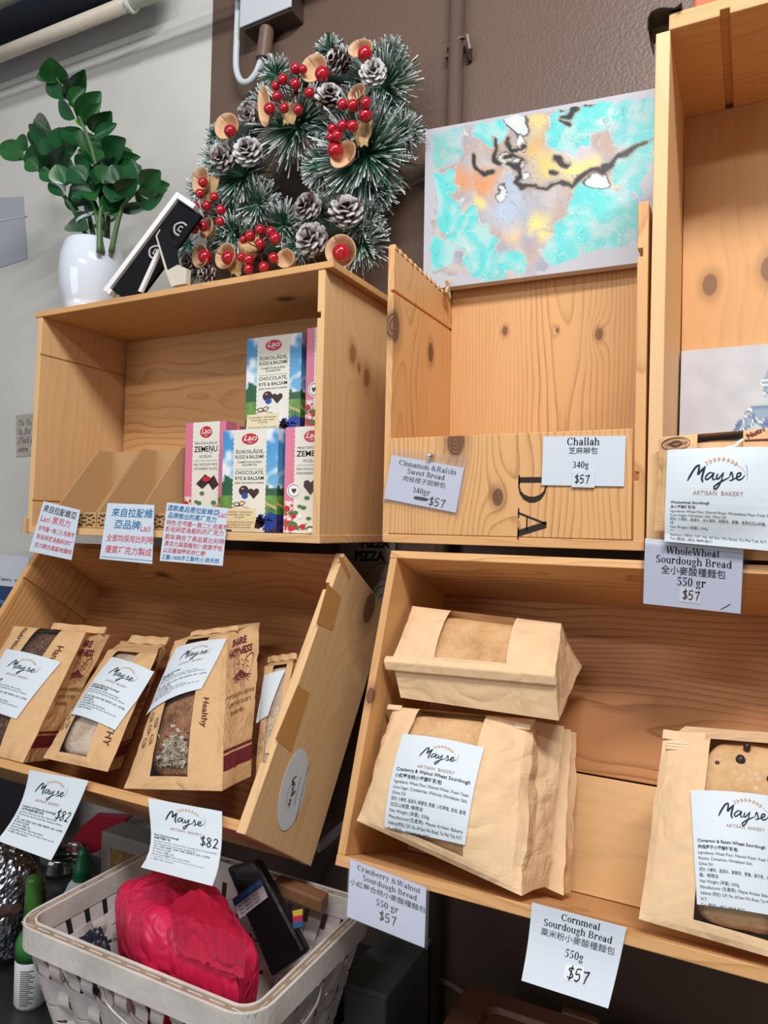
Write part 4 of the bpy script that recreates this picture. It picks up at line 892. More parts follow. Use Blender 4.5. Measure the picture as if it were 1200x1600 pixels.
def choc_box(label, kind, x0, x1, z0, z1, y, dep=.03, filling=False):
    w, h = 100.0, 200.0
    t = thing('chocolate_box', ((x0 + x1) / 2, y + dep / 2, z0), label, 'chocolate box', 'chocolate boxes')
    mb = MB(); art = landscape if kind == 'blue' else pinkface
    P = lambda u, v: V((x0 + (x1 - x0) * u, y, z0 + (z1 - z0) * v))
    mb.grid(lambda u, v: P(u, v), 36, 72, BOXCOL, lambda u, v: art(u, v))
    mb.grid(lambda u, v: V((x1, y + dep * u, z0 + (z1 - z0) * v)), 10, 72, BOXCOL, lambda u, v: art(.8 + u * .2, v) if kind == 'blue' else lin(PINK))
    mb.grid(lambda u, v: V((x0, y + dep * (1 - u), z0 + (z1 - z0) * v)), 4, 72, BOXCOL, lambda u, v: art(.1 * u, v) if kind == 'blue' else lin(PINK))
    top = (120, 190, 225) if kind == 'blue' else PINK
    mb.grid(lambda u, v: V((x0 + (x1 - x0) * u, y + dep * v, z1)), 2, 2, BOXCOL, lambda u, v: lin(top)); mb.grid(lambda u, v: V((x1 + (x0 - x1) * u, y + dep * v, z0)), 2, 2, BOXCOL, lambda u, v: lin(top))
    mb.grid(lambda u, v: V((x1 + (x0 - x1) * u, y + dep, z0 + (z1 - z0) * v)), 2, 4, BOXCOL, lambda u, v: lin(top))
    pr = Print(mb, None); lay = [0.0003]
    pr.fn = lambda x, yy: V((x0 + (x1 - x0) * x / w, y - lay[0], z0 + (z1 - z0) * yy / h))
    a, b = (21, 79) if kind == 'blue' else (20, 84)
    zz = []; n = 44
    for i in range(n + 1): zz.append((b + (1.6 if i % 2 else 0), h * i / n))
    for i in range(n, -1, -1): zz.append((a - (1.6 if i % 2 else 0), h * i / n))
    for i in range(n): q = [zz[i], zz[i + 1], zz[2 * n - i], zz[2 * n + 1 - i]]; pr.poly(q, CREAM)
    lay[0] = .0006; c = (a + b) / 2
    pr.ellipse(c, 181, 15, 11, REDLOGO, 28)
    if kind == 'blue':
        for s, yy, z in (('ŠOKOLĀDE,', 153, 9.5), ('RUDZI & BALZAMS', 143, 9.5), ('TUMŠĀ ŠOKOLĀDE', 134, 5), ('KONFEKTES', 128.5, 5), ('CHOCOLATE,', 112, 10), ('RYE & BALSAM', 101, 10), ('DARK CHOCOLATE CANDIES', 93.5, 5)): pr.text(s, c, yy, z, INK, 'c', fit=52, bold=.006)
        pr.poly([(a + 3, 122), (b - 3, 122), (b - 3, 122.5), (a + 3, 122.5)], GREYINK)
        pr.ellipse(c - 9, 80, 9, 10, CHOC); heart(pr, c + 9, 76, 12, CHOC); lay[0] = .0008; pr.ellipse(c - 7, 70, 6, 6, BLUEF, 9)
        pr.ellipse(c - 11, 84, 3, 2, ROSE, 8)
        lay[0] = .0007
        pr.poly([(2, 4), (62, 3), (63, 46), (4, 45)], TAGP); lay[0] = .0009
        pr.stroke([(12, 45), (30, 50), (34, 53), (30, 57), (22, 54), (32, 50), (44, 56), (38, 59), (33, 52), (52, 46)], 2, pm('twine_print', (150, 112, 82), .5))
        for k, s in enumerate(('Šo šokolādi ir iedvesmojusi', 'pavasarīga rudzu maize', 'romantika', '—', 'This chocolate candy combines', 'the beauty of rye bread', 'depth of dark chocolate')): pr.text(s, 33, 37 - 5 * k, 4.6, INK, 'c', fit=54, shear=.25)
        for cx, cy, r in ((74, 24, 9), (90, 30, 8), (84, 15, 11)):
            for k in range(9): q = 2 * pi * k / 9; pr.poly([(cx, cy), (cx + r * cos(q - .25), cy + r * sin(q - .25)), (cx + r * 1.25 * cos(q), cy + r * 1.25 * sin(q)), (cx + r * cos(q + .25), cy + r * sin(q + .25))], BLUEF)
        pr.poly([(64, 22), (72, 36), (80, 16), (70, 6), (62, 8)], CHOC)
    else:
        pr.text('PIENA ŠOKOLĀDE AR', c, 158, 6.5, GREYINK, 'c', fit=56); pr.text('ZEMEŅU', c, 144, 15, INK, 'c', bold=.015); pr.text('PILDĪJUMU', c, 133, 6.5, GREYINK, 'c')
        pr.poly([(a + 4, 127), (b - 4, 127), (b - 4, 127.6), (a + 4, 127.6)], GREYINK); pr.text('MILK CHOCOLATE WITH', c, 118, 6.5, GREYINK, 'c', fit=58); pr.text('STRAWBERRY FILLING', c, 110, 6.5, GREYINK, 'c', fit=58)
        if filling:
            pr.poly([(30, 84), (52, 102), (70, 92), (46, 74)], CHOC); pr.poly([(58, 88), (74, 100), (86, 82), (72, 72)], CHOC); lay[0] = .0008; pr.ellipse(56, 93, 11, 5, BERRYP)
        else:
            heart(pr, 52, 88, 17, CHOC); heart(pr, 74, 86, 14, CHOC); lay[0] = .0008; pr.ellipse(66, 78, 6, 5, BERRYP)
            lay[0] = .001; pr.ellipse(20, 80, 14, 14, WHITEINK, 26); lay[0] = .0012; pr.stroke([(20 + 11 * cos(k * .4), 80 + 11 * sin(k * .4)) for k in range(17)], 1.2, GREYINK, n=2); heart(pr, 20, 80, 6, CHOC)
        rn = random.Random(9)
        for k in range(46):
            cx, cy = rn.uniform(6, 94), abs(rn.gauss(0, 26)) + 4; r = rn.uniform(3, 6); lay[0] = .0009 + k * 2e-5
            m = rn.choice((LEAFP, BERRYP, BERRYP, LEAFP, WHITEINK)); pr.ellipse(cx, cy, r * 1.2, r * .8 if m == LEAFP else r, m, 9)
    lay[0] = .0014; pr.text('Laci', c, 178, 15, WHITEINK, 'c', shear=.3, bold=.01); pr.text('1993', c, 173, 4, WHITEINK, 'c')
    mb.build('carton', t); return t
ZB = 1.4830
Yb = 1.083
xa0, xa1, za = atY(347, 750, Yb).x, atY(433.5, 750, Yb).x, atY(348, 673, Yb).z
bw, bh = xa1 - xa0, za - ZB
choc_box('blue rye and balsam chocolate box in the front row, centre', 'blue', xa0, xa1, ZB, za, Yb)
xc = atY(444.5, 750, Yb).x
choc_box('pink strawberry chocolate box in the front row against the crate end', 'pink', xc, min(xc + bw, -.6525), ZB, atY(445, 668, Yb).z, Yb)
# second row, carrying two more
Y2 = Yb + .036; xd = atY(384.5, 600, Y2).x; zd = atY(384.6, 530, Y2).z; xe = atY(478, 600, Y2).x
hh = (zd - ZB) / 2
choc_box('blue rye chocolate box standing on the second row, tallest at the back', 'blue', xd, xd + bw * .99, zd - bh * 1.0, zd, Y2)
choc_box('pink strawberry chocolate box at the back right, half hidden by the crate end', 'pink', xe, min(xe + bw, -.6525), zd - bh + .006, zd + .006, Y2)
choc_box('blue chocolate box in the second row under the raised blue box', 'blue', xd, xd + bw * .99, ZB, zd - bh - .0007, Y2)
choc_box('pink chocolate box in the second row under the raised pink box', 'pink', xe, min(xe + bw, -.6525), ZB, zd - bh + .0053, Y2)
YB2 = 1.118; xb0, xb1, zb = atY(289, 720, YB2).x, atY(352, 720, YB2).x, atY(293, 661, YB2).z
choc_box('pink milk chocolate box with strawberry filling standing in the cardboard tray', 'pink', xb0, xb1, ZB + .003, zb, YB2, filling=True)
choc_box('second pink milk chocolate box standing behind the one in the tray', 'pink', xb0 + .012, xb1 + .006, ZB + .003, zb - .006, YB2 + .034, filling=True)

TRAY = pm('brown_cardboard', (196, 158, 112), .8, .15, bump=.1, bscale=300, vary=.05)
PATT = pm('folk_pattern_ink', (92, 66, 44), .8, .1)
def tray(label, p0, p1, hb, bk=.155, xr=None, xl=None):
    x0, x1 = xl or atY(p0, 800, 1.012).x, xr if xr else atY(p1, 800, 1.012).x; y0, y1 = 1.012, 1.012 + bk; z = ZB; t_ = .0025
    t = thing('cardboard_tray', ((x0 + x1) / 2, (y0 + y1) / 2, z), label, 'tray', 'cut-down cardboard display trays')
    hf = .032
    mb = MB(); mb.box((x0, y0, z), (x1, y1, z + .002), TRAY); mb.build('tray_base', t)
    mb = MB(); mb.box((x0, y0, z + .002), (x1, y0 + t_, z + hf), TRAY)
    pr = Print(mb, lambda x, yy: V((x0 + (x1 - x0) * x / 100, y0 - .0004, z + hf * yy / 100)))
    for cx in (14, 38, 62, 86):
        for a, b in ((0, 0), (0, 26), (0, -26), (9, 13), (-9, 13), (9, -13), (-9, -13), (5, 32), (-5, 32), (5, -32), (-5, -32)):
            pr.poly([(cx + a - 4, 48 + b), (cx + a, 40 + b), (cx + a + 4, 48 + b), (cx + a, 56 + b)], PATT)
    mb.build('front_wall', t)
    mb = MB(); mb.box((x0, y1 - t_, z + .002), (x1, y1, z + hb), TRAY); mb.build('back_wall', t)
    for xx in (x0, x1 - t_):
        mb = MB(); n = 26; L = [V((xx, y0 + t_, z + .002)), V((xx, y1 - t_, z + .002))]
        for i in range(n + 1):
            q = 1 - i / n; L.append(V((xx, y0 + t_ + (y1 - y0 - 2 * t_) * q, z + hf + (hb - hf) * min(1, q * 1.35) + (.0012 if i % 2 else 0))))
        mb.prism(L, (t_, 0, 0), TRAY); mb.build('side_wall', t)
hb = atY(220, 705, 1.16).z - ZB
tray('empty slant-sided cardboard tray at the left end of the chocolate crate', 82, 150, hb)
tray('empty slant-sided cardboard tray second from the left end of the chocolate crate', 152, 238, hb, xr=xb0 - .016)
tray('slant-sided cardboard tray holding the pink milk chocolate box', 240, 330, hb * .42, bk=.19, xr=xa0 - .003, xl=xb0 - .0125)

# ------------------------------------------------------------------ pictures
def crop3(x, y): return 600 + x * 460 / 1200, 100 + y * 360 / 939
PT = [(260, 330, 95, .6), (450, 265, 70, 1), (240, 500, 62, 1), (280, 610, 75, 1), (350, 695, 90, 1), (230, 770, 60, 1), (410, 775, 80, 1), (480, 850, 60, .9), (570, 805, 48, 1), (780, 265, 95, 1), (865, 215, 85, 1), (1030, 240, 110, .85), (1040, 430, 110, .85), (870, 555, 85, 1), (950, 610, 90, .9), (810, 700, 95, 1), (760, 775, 70, 1), (980, 690, 80, .6), (900, 730, 80, .9), (1080, 330, 70, .7)]
PO = [(440, 490, 90, (226, 150, 96)), (330, 470, 60, (214, 152, 112)), (260, 565, 50, (214, 140, 100)), (400, 580, 45, (240, 212, 130)), (650, 330, 70, (214, 172, 110)), (650, 240, 45, (222, 200, 130)), (690, 420, 80, (226, 200, 120)), (800, 420, 85, (232, 214, 130)), (660, 645, 55, (238, 218, 130)), (540, 690, 70, (222, 190, 150)), (690, 700, 25, (236, 216, 130)), (960, 470, 50, (226, 210, 170)), (410, 440, 60, (206, 150, 120)), (520, 590, 110, (178, 192, 212)), (800, 340, 70, (198, 190, 206)), (560, 500, 60, (170, 186, 204)), (1000, 560, 50, (160, 176, 206))]
PB = [[(470, 310), (490, 350), (475, 385), (500, 405)], [(385, 375), (400, 430), (435, 450), (468, 432)], [(650, 500), (700, 505), (745, 482), (785, 495), (830, 462), (865, 432), (905, 440), (960, 392), (1005, 355), (1075, 318)], [(535, 305), (545, 345), (590, 352), (602, 330)], [(720, 382), (750, 395), (780, 412)], [(560, 420), (590, 455), (560, 480), (600, 500), (640, 490)], [(745, 180), (770, 165), (810, 180), (790, 205), (760, 215)], [(755, 230), (775, 245)], [(840, 158), (860, 162)], [(712, 440), (730, 435)], [(520, 380), (560, 370), (600, 400), (560, 430), (530, 410)]]
PW = [(570, 245, 42), (588, 305, 26), (505, 380, 28), (570, 395, 26), (822, 460, 14), (880, 475, 35), (515, 525, 22), (600, 460, 20)]
EDGE = [(185, 300), (290, 268), (520, 225), (700, 185), (900, 160), (1060, 140), (1110, 150), (1105, 370), (1040, 505), (1062, 560), (1058, 705), (1000, 742), (850, 772), (760, 805), (640, 858), (430, 882), (390, 858), (205, 850), (195, 700), (225, 560), (200, 420)]
def inside(p, poly):
    c = False; n = len(poly)
    for i in range(n):
        (x1, y1), (x2, y2) = poly[i], poly[i - 1]
        if (y1 > p[1]) != (y2 > p[1]) and p[0] < (x2 - x1) * (p[1] - y1) / (y2 - y1) + x1: c = not c
    return c
def segd(p, a, b):
    ax, ay = b[0] - a[0], b[1] - a[1]; t = max(0, min(1, ((p[0] - a[0]) * ax + (p[1] - a[1]) * ay) / (ax * ax + ay * ay))); return sqrt((p[0] - a[0] - t * ax) ** 2 + (p[1] - a[1] - t * ay) ** 2)
def pour(u, v):
    x = 165 + 955 * u; y = (275 - (x - 170) * .19) * (1 - v) + (915 - (x - 170) * .118) * v
    wx = x + 46 * vnoise(x, y, .009, 1) + 14 * vnoise(x, y, .026, 2); wy = y + 46 * vnoise(x, y, .009, 5) + 14 * vnoise(x, y, .026, 7)
    if not inside((x + 14 * vnoise(x, y, .03, 3), y + 14 * vnoise(x, y, .03, 4)), EDGE): return lin((184, 184, 192))
    c = mixc((190, 184, 182), (156, 156, 172), .5 + vnoise(wx, wy, .016, 6) * 1.2)
    c = mixc(c, (182, 158, 146), vnoise(wx, wy, .011, 12) * 1.5)
    for cx, cy, r, col in PO:
        d = sqrt((wx - cx) ** 2 + (wy - cy) ** 2) / r; c = mixc(c, col, 1.25 - d * 1.1)
    for cx, cy, r, k in PT:
        d = sqrt((wx - cx) ** 2 + (wy - cy) ** 2) / r + .22 * vnoise(x, y, .022, 8)
        if d < 1.0: c = mixc(c, mixc((98, 206, 204), (166, 208, 206), .4 + vnoise(wx, wy, .02, 9) * 1.6), k * min(1, (1.05 - d) * 7))
        elif d < 1.03: c = mixc(c, (222, 220, 214), .6)
    f = abs(vnoise(wx, wy, .016, 14))
    if f < .012: c = mixc(c, (216, 216, 214), .4)
    f = abs(vnoise(wx, wy, .02, 18))
    if f < .010: c = mixc(c, (120, 112, 118), .4)
    for cx, cy, r in PW:
        d = sqrt((wx - cx) ** 2 + ((wy - cy) * 1.1) ** 2) / r
        if d < 1: c = mixc((222, 220, 214), (196, 210, 212), d)
        elif d < 1.18: c = mixc(c, (92, 74, 62), .8)
    px_, py_ = x + 16 * vnoise(x, y, .022, 21), y + 16 * vnoise(x, y, .022, 23)
    dm = min(segd((px_, py_), l[i], l[i + 1]) for l in PB for i in range(len(l) - 1)) + 6 * vnoise(x, y, .03, 30)
    if dm < 9: c = mixc((52, 50, 56), (110, 96, 88), max(0, dm / 9 - .3))
    elif dm < 15: c = mixc(c, (150, 132, 108), .6)
    return lin(c)
PAINT = colmat('poured_acrylic', .35, .5, bump=.15, bscale=500)
Q = [atY(665, 203, 1.241), atY(1034, 136, 1.241), atY(1033, 406, 1.210), atY(661, 453.5, 1.210)]
_n = (Q[1] - Q[0]).cross(Q[3] - Q[0]); Q[2] = atP(1033, 406, Q[0], _n)
t = thing('painting', (Q[2] + Q[3]) / 2, 'abstract poured painting in turquoise, orange and grey, leaning above the DA crate', 'painting')
nrm = (Q[1] - Q[0]).cross(Q[3] - Q[0]).normalized(); nrm = nrm if nrm.dot(EYE - Q[0]) > 0 else -nrm
f = lambda u, v: (Q[0] * (1 - u) + Q[1] * u) * (1 - v) + (Q[3] * (1 - u) + Q[2] * u) * v
mb = MB(); mb.grid(f, 230, 160, PAINT, pour); mb.build('painted_canvas', t)
mb = MB(); b4 = [p - nrm * .016 for p in Q]; f4 = [p - nrm * .0004 for p in Q]; mb.hexa(f4 + b4, pm('raw_canvas', (198, 198, 206), .8)); mb.build('canvas_edge', t)
# small white canvas in the tall crate
def canv(u, v):
    x, y = 1060 + 200 * u, 549 + 140 * v; c = mixc((206, 208, 212), (194, 197, 203), .5 + vnoise(u * 6, v * 6, 1, 3))
    F = [(1138, 690), (1143, 668), (1148, 655), (1160, 640), (1176, 630), (1190, 622), (1184, 612), (1182, 598), (1190, 584), (1206, 575), (1225, 580), (1240, 610), (1250, 690)]
    if inside((x + 5 * vnoise(u * 12, v * 12, 1, 6), y + 5 * vnoise(u * 12, v * 12, 1, 2)), F):
        k = vnoise(u * 8 + vnoise(u * 6, v * 6) * 1.2, v * 8, 1, 11); c = mixc((150, 172, 192), (96, 124, 158), .5 + k * 2)
        if abs(k) < .05: c = (232, 236, 236)
        if k > .3: c = (196, 206, 208)
    return lin(c)
Q = [atY(1060, 549, 1.205), atY(1275, 536, 1.205), atY(1275, 690, 1.190), atY(1058, 690, 1.190)]
Q[2].z = Q[3].z = 1.487; k_ = 0
Q[2] = V((Q[2].x, 1.172, 1.4875)); Q[3] = V((Q[3].x, 1.172, 1.4875))
Q[0].x = Q[3].x = -.1005; Q[1] = Q[2] + Q[0] - Q[3]
t = thing('painting', (Q[2] + Q[3]) / 2, 'small white canvas with blue-grey abstract figure, leaning inside the tall crate', 'painting')
nrm = (Q[1] - Q[0]).cross(Q[3] - Q[0]).normalized(); nrm = nrm if nrm.dot(EYE - Q[0]) > 0 else -nrm
hq = (Q[0].z - Q[3].z); f = lambda u, v: (Q[0] * (1 - u) + Q[1] * u) * (1 - v) + (Q[3] * (1 - u) + Q[2] * u) * v
mb = MB(); mb.grid(f, 90, 90, colmat('canvas_paint', .6, .3, bump=.2, bscale=700), lambda u, v: canv(u, v * 1.9)); mb.build('painted_canvas', t)
mb = MB(); mb.hexa([p - nrm * .0004 for p in Q] + [p - nrm * .014 for p in Q], pm('raw_canvas', (198, 198, 206), .8)); mb.build('canvas_edge', t)

# ------------------------------------------------------------------ wall things
PIPEB = pm('painted_pipe', (96, 78, 70), .3, .5)
xp = atY(708, 0, 1.262).x; xq = atY(679, 1450, 1.262).x; xp = (xp + xq) / 2
t = thing('pipe', (xp, 1.284, .2), 'brown painted vertical pipe clipped to the wall behind the crates', 'pipe')
mb = MB(); mb.tube([(xp + .003, 1.2845, 3.2), (xp - .003, 1.256, .2)], .0145, PIPEB, 18); mb.build('pipe_run', t, smooth=True)
zc = atY(722, 60, 1.26).z
mb = MB(); mb.box((xp - .022, 1.278, zc - .014), (xp - .013, 1.2985, zc + .008), PIPEB); mb.tube([(xp + .016, 1.280, zc + .018), (xp + .026, 1.274, zc + .012), (xp + .030, 1.278, zc - .012), (xp + .024, 1.293, zc - .022)], .006, PIPEB, 6)
mb.tube([(xp - .018, 1.294, zc), (xp - .012, 1.270, zc), (xp, 1.267, zc + .003), (xp + .014, 1.270, zc + .010), (xp + .022, 1.277, zc + .012)], .004, PIPEB, 6); mb.build('pipe_clip', t, bevel=.001)
# switch box with its conduit
BOXG = pm('grey_white_enamel', (192, 198, 204), .35, .5)
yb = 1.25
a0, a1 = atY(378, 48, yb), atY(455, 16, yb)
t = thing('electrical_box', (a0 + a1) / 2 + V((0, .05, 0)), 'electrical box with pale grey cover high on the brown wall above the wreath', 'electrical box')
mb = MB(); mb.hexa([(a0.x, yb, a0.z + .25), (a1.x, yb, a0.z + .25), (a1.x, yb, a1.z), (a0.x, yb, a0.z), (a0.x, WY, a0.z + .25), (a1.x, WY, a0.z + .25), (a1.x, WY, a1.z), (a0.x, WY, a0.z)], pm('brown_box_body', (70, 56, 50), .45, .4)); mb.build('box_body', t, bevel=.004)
mb = MB(); mb.hexa([(a0.x - .003, yb - .006, a0.z + .25), (a1.x + .003, yb - .006, a0.z + .25), (a1.x + .003, yb - .006, a1.z + .004), (a0.x - .003, yb - .006, a0.z + .004), (a0.x - .003, yb - .001, a0.z + .25), (a1.x + .003, yb - .001, a0.z + .25), (a1.x + .003, yb - .001, a1.z + .004), (a0.x - .003, yb - .001, a0.z + .004)], BOXG); mb.build('box_cover', t, bevel=.002)
mb = MB(); pts = [atY(418, 40, 1.272), atY(414, 70, 1.27), atY(411, 93, 1.268)]; mb.tube([pts[0], pts[1], pts[2]], .0165, pm('brown_coupling', (112, 88, 76), .35, .5), 16); mb.build('conduit_coupling', t, smooth=False)
mb = MB(); mb.tube(curve_pts([atY(*p, 1.268) for p in ((374, -40), (372, 10), (370, 60), (369, 105), (376, 126), (388, 128), (399, 116), (406, 100), (411, 84))], 6), .0072, pm('white_conduit', (196, 204, 210), .4, .5), 12); mb.build('conduit', t, smooth=True)
# overhead pipes
t = thing('overhead_pipe', atY(60, 60, 1.2), 'cream plastic pipe with a collar running under the ceiling, top left', 'pipe', 'overhead pipes')
mb = MB(); A, B = atY(-80, 117, 1.19), atY(205, 4, 1.19); mb.tube([A, B], .0165, pm('cream_pvc', (202, 192, 176), .45, .4, vary=.08), 18); mb.build('pipe_run', t, smooth=True)
mb = MB(); D = (B - A).normalized(); mb.tube([B - D * .004, B + D * .004], .022, pm('white_collar', (220, 220, 212), .4), 18); mb.build('pipe_collar', t)
mb = MB(); mb.tube([B, B + D * .05, B + D * .12, B + D * 2.2], [.015, .015, .0165, .0165], pm('putty_joint', (190, 196, 176), .6, vary=.1), 16); mb.build('pipe_joint', t, smooth=True)
t = thing('overhead_pipe', atY(60, 30, 1.2), 'thick black foam-lagged pipe running above the cream pipe, top left', 'pipe', 'overhead pipes')
mb = MB(); mb.tube([atY(-80, 84, 1.2), atY(60, 24, 1.2), atY(240, -52, 1.2)], .041, pm('black_foam_lagging', (22, 26, 36), .85, .2, bump=.3, bscale=90), 24); mb.build('pipe_lagging', t, smooth=True)
t = thing('overhead_pipe', atY(20, 0, 1.25), 'beige wrapped duct at the very top left corner, behind the black pipe', 'duct', 'overhead pipes')
mb = MB(); mb.tube([atY(-120, 52, 1.22), atY(10, -8, 1.22), atY(160, -80, 1.22)], .034, pm('wrapped_duct', (168, 158, 146), .8, .2, bump=.6, bscale=30, vary=.12), 18); mb.build('duct_wrap', t, smooth=True)
# papers on the white wall
q = [atY(*p, WY - .002) for p in ((-6, 309), (36, 307), (42, 404), (-6, 420))]
t = thing('taped_paper', sum(q, V()) / 4, 'blank grey paper patch taped to the white wall beside the plant', 'paper', 'papers taped to the white wall')
sheet('paper_patch', t, lambda e: quad_fn(*q, 10, 10, e), 10, 10, pm('grey_paper', (168, 172, 182), .5, .4))
mb = MB(); q1 = [atY(*p, WY - .0032) for p in ((-6, 345), (42, 336), (42, 338), (-6, 347))]; mb.add(q1, [(0, 1, 2, 3)], pm('tape_edge', (190, 192, 198), .3)); mb.build('tape_seam', t)
q = [atY(*p, WY - .002) for p in ((25, 649), (62, 645), (60, 712), (25, 714))]
t = thing('taped_paper', sum(q, V()) / 4, 'small stained note with faded handwriting on the white wall by the crate', 'paper', 'papers taped to the white wall')
def draw(pr):
    for k, s in enumerate(('Tu. To. 12', 'St. Sto', '(Tuck e', 'some')): pr.text(s, 8, 74 - 21 * k, 20, GREYINK, shear=.25, sx=.8)
sheet('note_paper', t, lambda e: quad_fn(*q, 80, 100, e), 80, 100, pm('stained_note', (176, 166, 158), .8, .2, vary=.2, vscale=60), draw)
# pizza card behind the crates
q = [atY(*p, 1.285) for p in ((530, 836), (618, 838), (616, 990), (530, 990))]
t = thing('pizza_card', sum(q, V()) / 4, 'grey card lettered PIZZ with ringed drawing, in the gap behind the crates', 'card')
def draw(pr):
    pr.text('PIZZA', 28, 82, 15, INK, bold=.05, sx=1.3); pr.text('PIZZA', 40, 97, 14, INK, bold=.05, sx=1.3)
    for r in (16, 26, 34, 52): pr.stroke([(82 + r * cos(k * pi / 16) * .9, 28 + r * sin(k * pi / 16)) for k in range(17)], .9, INK, n=2)
sheet('card', t, lambda e: quad_fn(*q, 100, 110, e), 100, 110, pm('grey_card', (128, 120, 116), .6), draw)
# on and over the tall crate
mb = MB(); p = [atY(1084, 14, 1.03), atY(1400, -70, 1.03)]
zt = 2.1855; t = thing('orange_box', (.1, 1.1, zt), 'orange box on top of the tall crate at the top edge', 'box')
mb.box((atY(1084, 16, 1.03).x, 1.03, zt), (.45, 1.2, zt + .18), pm('orange_card', (226, 96, 58), .5, .3)); mb.build('carton', t, bevel=.003)
t = thing('black_cloth', TL_.P(-.11, 2.186, .05), 'black plastic scrap folded over the top left corner of the tall crate', 'plastic sheet')
CLOTH = pm('black_plastic', (38, 36, 40), .35, .5, bump=.3, bscale=60)
mb = MB()
zl = [(-.0875, 2.1875), (-.094, 2.1875), (-.101, 2.1878), (-.112, 2.187), (-.123, 2.184), (-.128, 2.178), (-.129, 2.168)]
mb.grid(lambda u, v: V((lambda i, fr_: (zl[i][0] + (zl[i + 1][0] - zl[i][0]) * fr_, .985 + .06 * v + .006 * sin(u * 7), zl[i][1] + (zl[i + 1][1] - zl[i][1]) * fr_ + .0015 * sin(v * 9)))(min(5, int(u * 6)), u * 6 - min(5, int(u * 6)))), 24, 8, CLOTH)
mb.build('plastic_scrap', t, smooth=True, solid=.0015)

# ------------------------------------------------------------------ wreath
def wp(x, y): return 260 + x * 440 / 1200, 40 + y * 420 / 1145
WYC = 1.165
t = thing('christmas_wreath', atY(480, 430, WYC), 'frosted pine wreath with red berries and pinecones leaning on the brown wall', 'wreath')
rn = random.Random(21)
NEED = colmat('pine_needles', .5, .3)
G1, G2, G3, WH = lin((28, 74, 50)), lin((58, 112, 78)), lin((92, 132, 112)), lin((226, 232, 232))
TUFT = [(855, 550, 260, 230, 0, .35), (925, 270, 190, 200, 0, .3), (560, 430, 210, 150, -60, .5), (330, 640, 185, 110, -10, .4), (280, 830, 150, 120, 0, .8), (230, 580, 100, 80, 150, .8), (160, 690, 80, 70, 170, .8), (500, 850, 120, 110, 30, .7), (830, 920, 150, 110, -20, .5), (570, 930, 110, 100, -60, .5), (470, 210, 90, 90, 120, .6), (700, 110, 75, 80, 100, .6), (950, 140, 95, 90, 30, .8), (670, 600, 110, 100, 180, .8), (100, 930, 85, 90, 200, .7), (300, 900, 120, 120, 0, .7), (700, 420, 110, 100, -90, .7), (610, 330, 90, 90, -90, .7), (430, 330, 90, 80, 160, .6), (820, 420, 170, 130, 20, .8), (650, 820, 120, 110, 90, .6), (140, 1030, 90, 70, 180, .7), (390, 760, 130, 90, -10, .8), (220, 470, 60, 60, 180, .6), (1000, 470, 120, 110, 10, .6), (840, 160, 100, 80, 40, .7), (880, 700, 140, 120, -60, .5), (840, 820, 110, 90, -30, .5)]
mb = MB()
for (x, y, L, n, ang, frost) in TUFT:
    o = atY(*wp(x, y), 1.205 + rn.uniform(-.01, .01)); sc = (o - EYE).dot(CF) / FPX * 440 / 1200
    full = L > 180 or ang == 0
    for k in range(int(n * 3.6)):
        a = radians(rn.uniform(0, 360) if full else ang + rn.gauss(0, 62)); el = rn.uniform(-.2, .75); l = L * sc * rn.uniform(.55, 1.02)
        d = V((cos(a) * cos(el), -sin(el), sin(a) * cos(el))); droop = V((0, 0, -.10 * l * rn.random()))
        s = d.cross(V((rn.gauss(0, 1), rn.gauss(0, 1), rn.gauss(0, 1)))).normalized() * .0010
        st = o + d * l * .03; m1 = o + d * l * .62 + droop * .4; e = o + d * l + droop
        if e.y > WY - .003: e.y = WY - .003
        if m1.y > WY - .003: m1.y = WY - .003
        g = rn.choice((G1, G1, G1, G2, G3)); tip = WH if rn.random() < .45 + frost * .5 else g; mid = WH if rn.random() < frost * .2 else g
        mb.add([st - s * .6, st + s * .6, m1 + s, m1 - s, e + s * 1.0, e - s * 1.0, m1 + s, m1 - s], [(0, 1, 2, 3), (7, 6, 4, 5)], NEED, [g, g, g, g, tip, tip, mid, mid])
o = mb.build('pine_needles', t); o['kind'] = 'stuff'
mb = MB(); ring = [wp(*p) for p in ((880, 560), (850, 300), (700, 200), (500, 280), (350, 450), (240, 620), (200, 800), (240, 950), (420, 960), (620, 900), (780, 850), (860, 700), (880, 560))]
mb.tube(curve_pts([atY(*p, 1.222) for p in ring], 5), .020, pm('wreath_core', (30, 48, 38), .9), 8); mb.build('wreath_core', t, smooth=True)
CONE = colmat('pinecone_scales', .7, .2); CB, CW = lin((66, 44, 40)), lin((214, 212, 212))
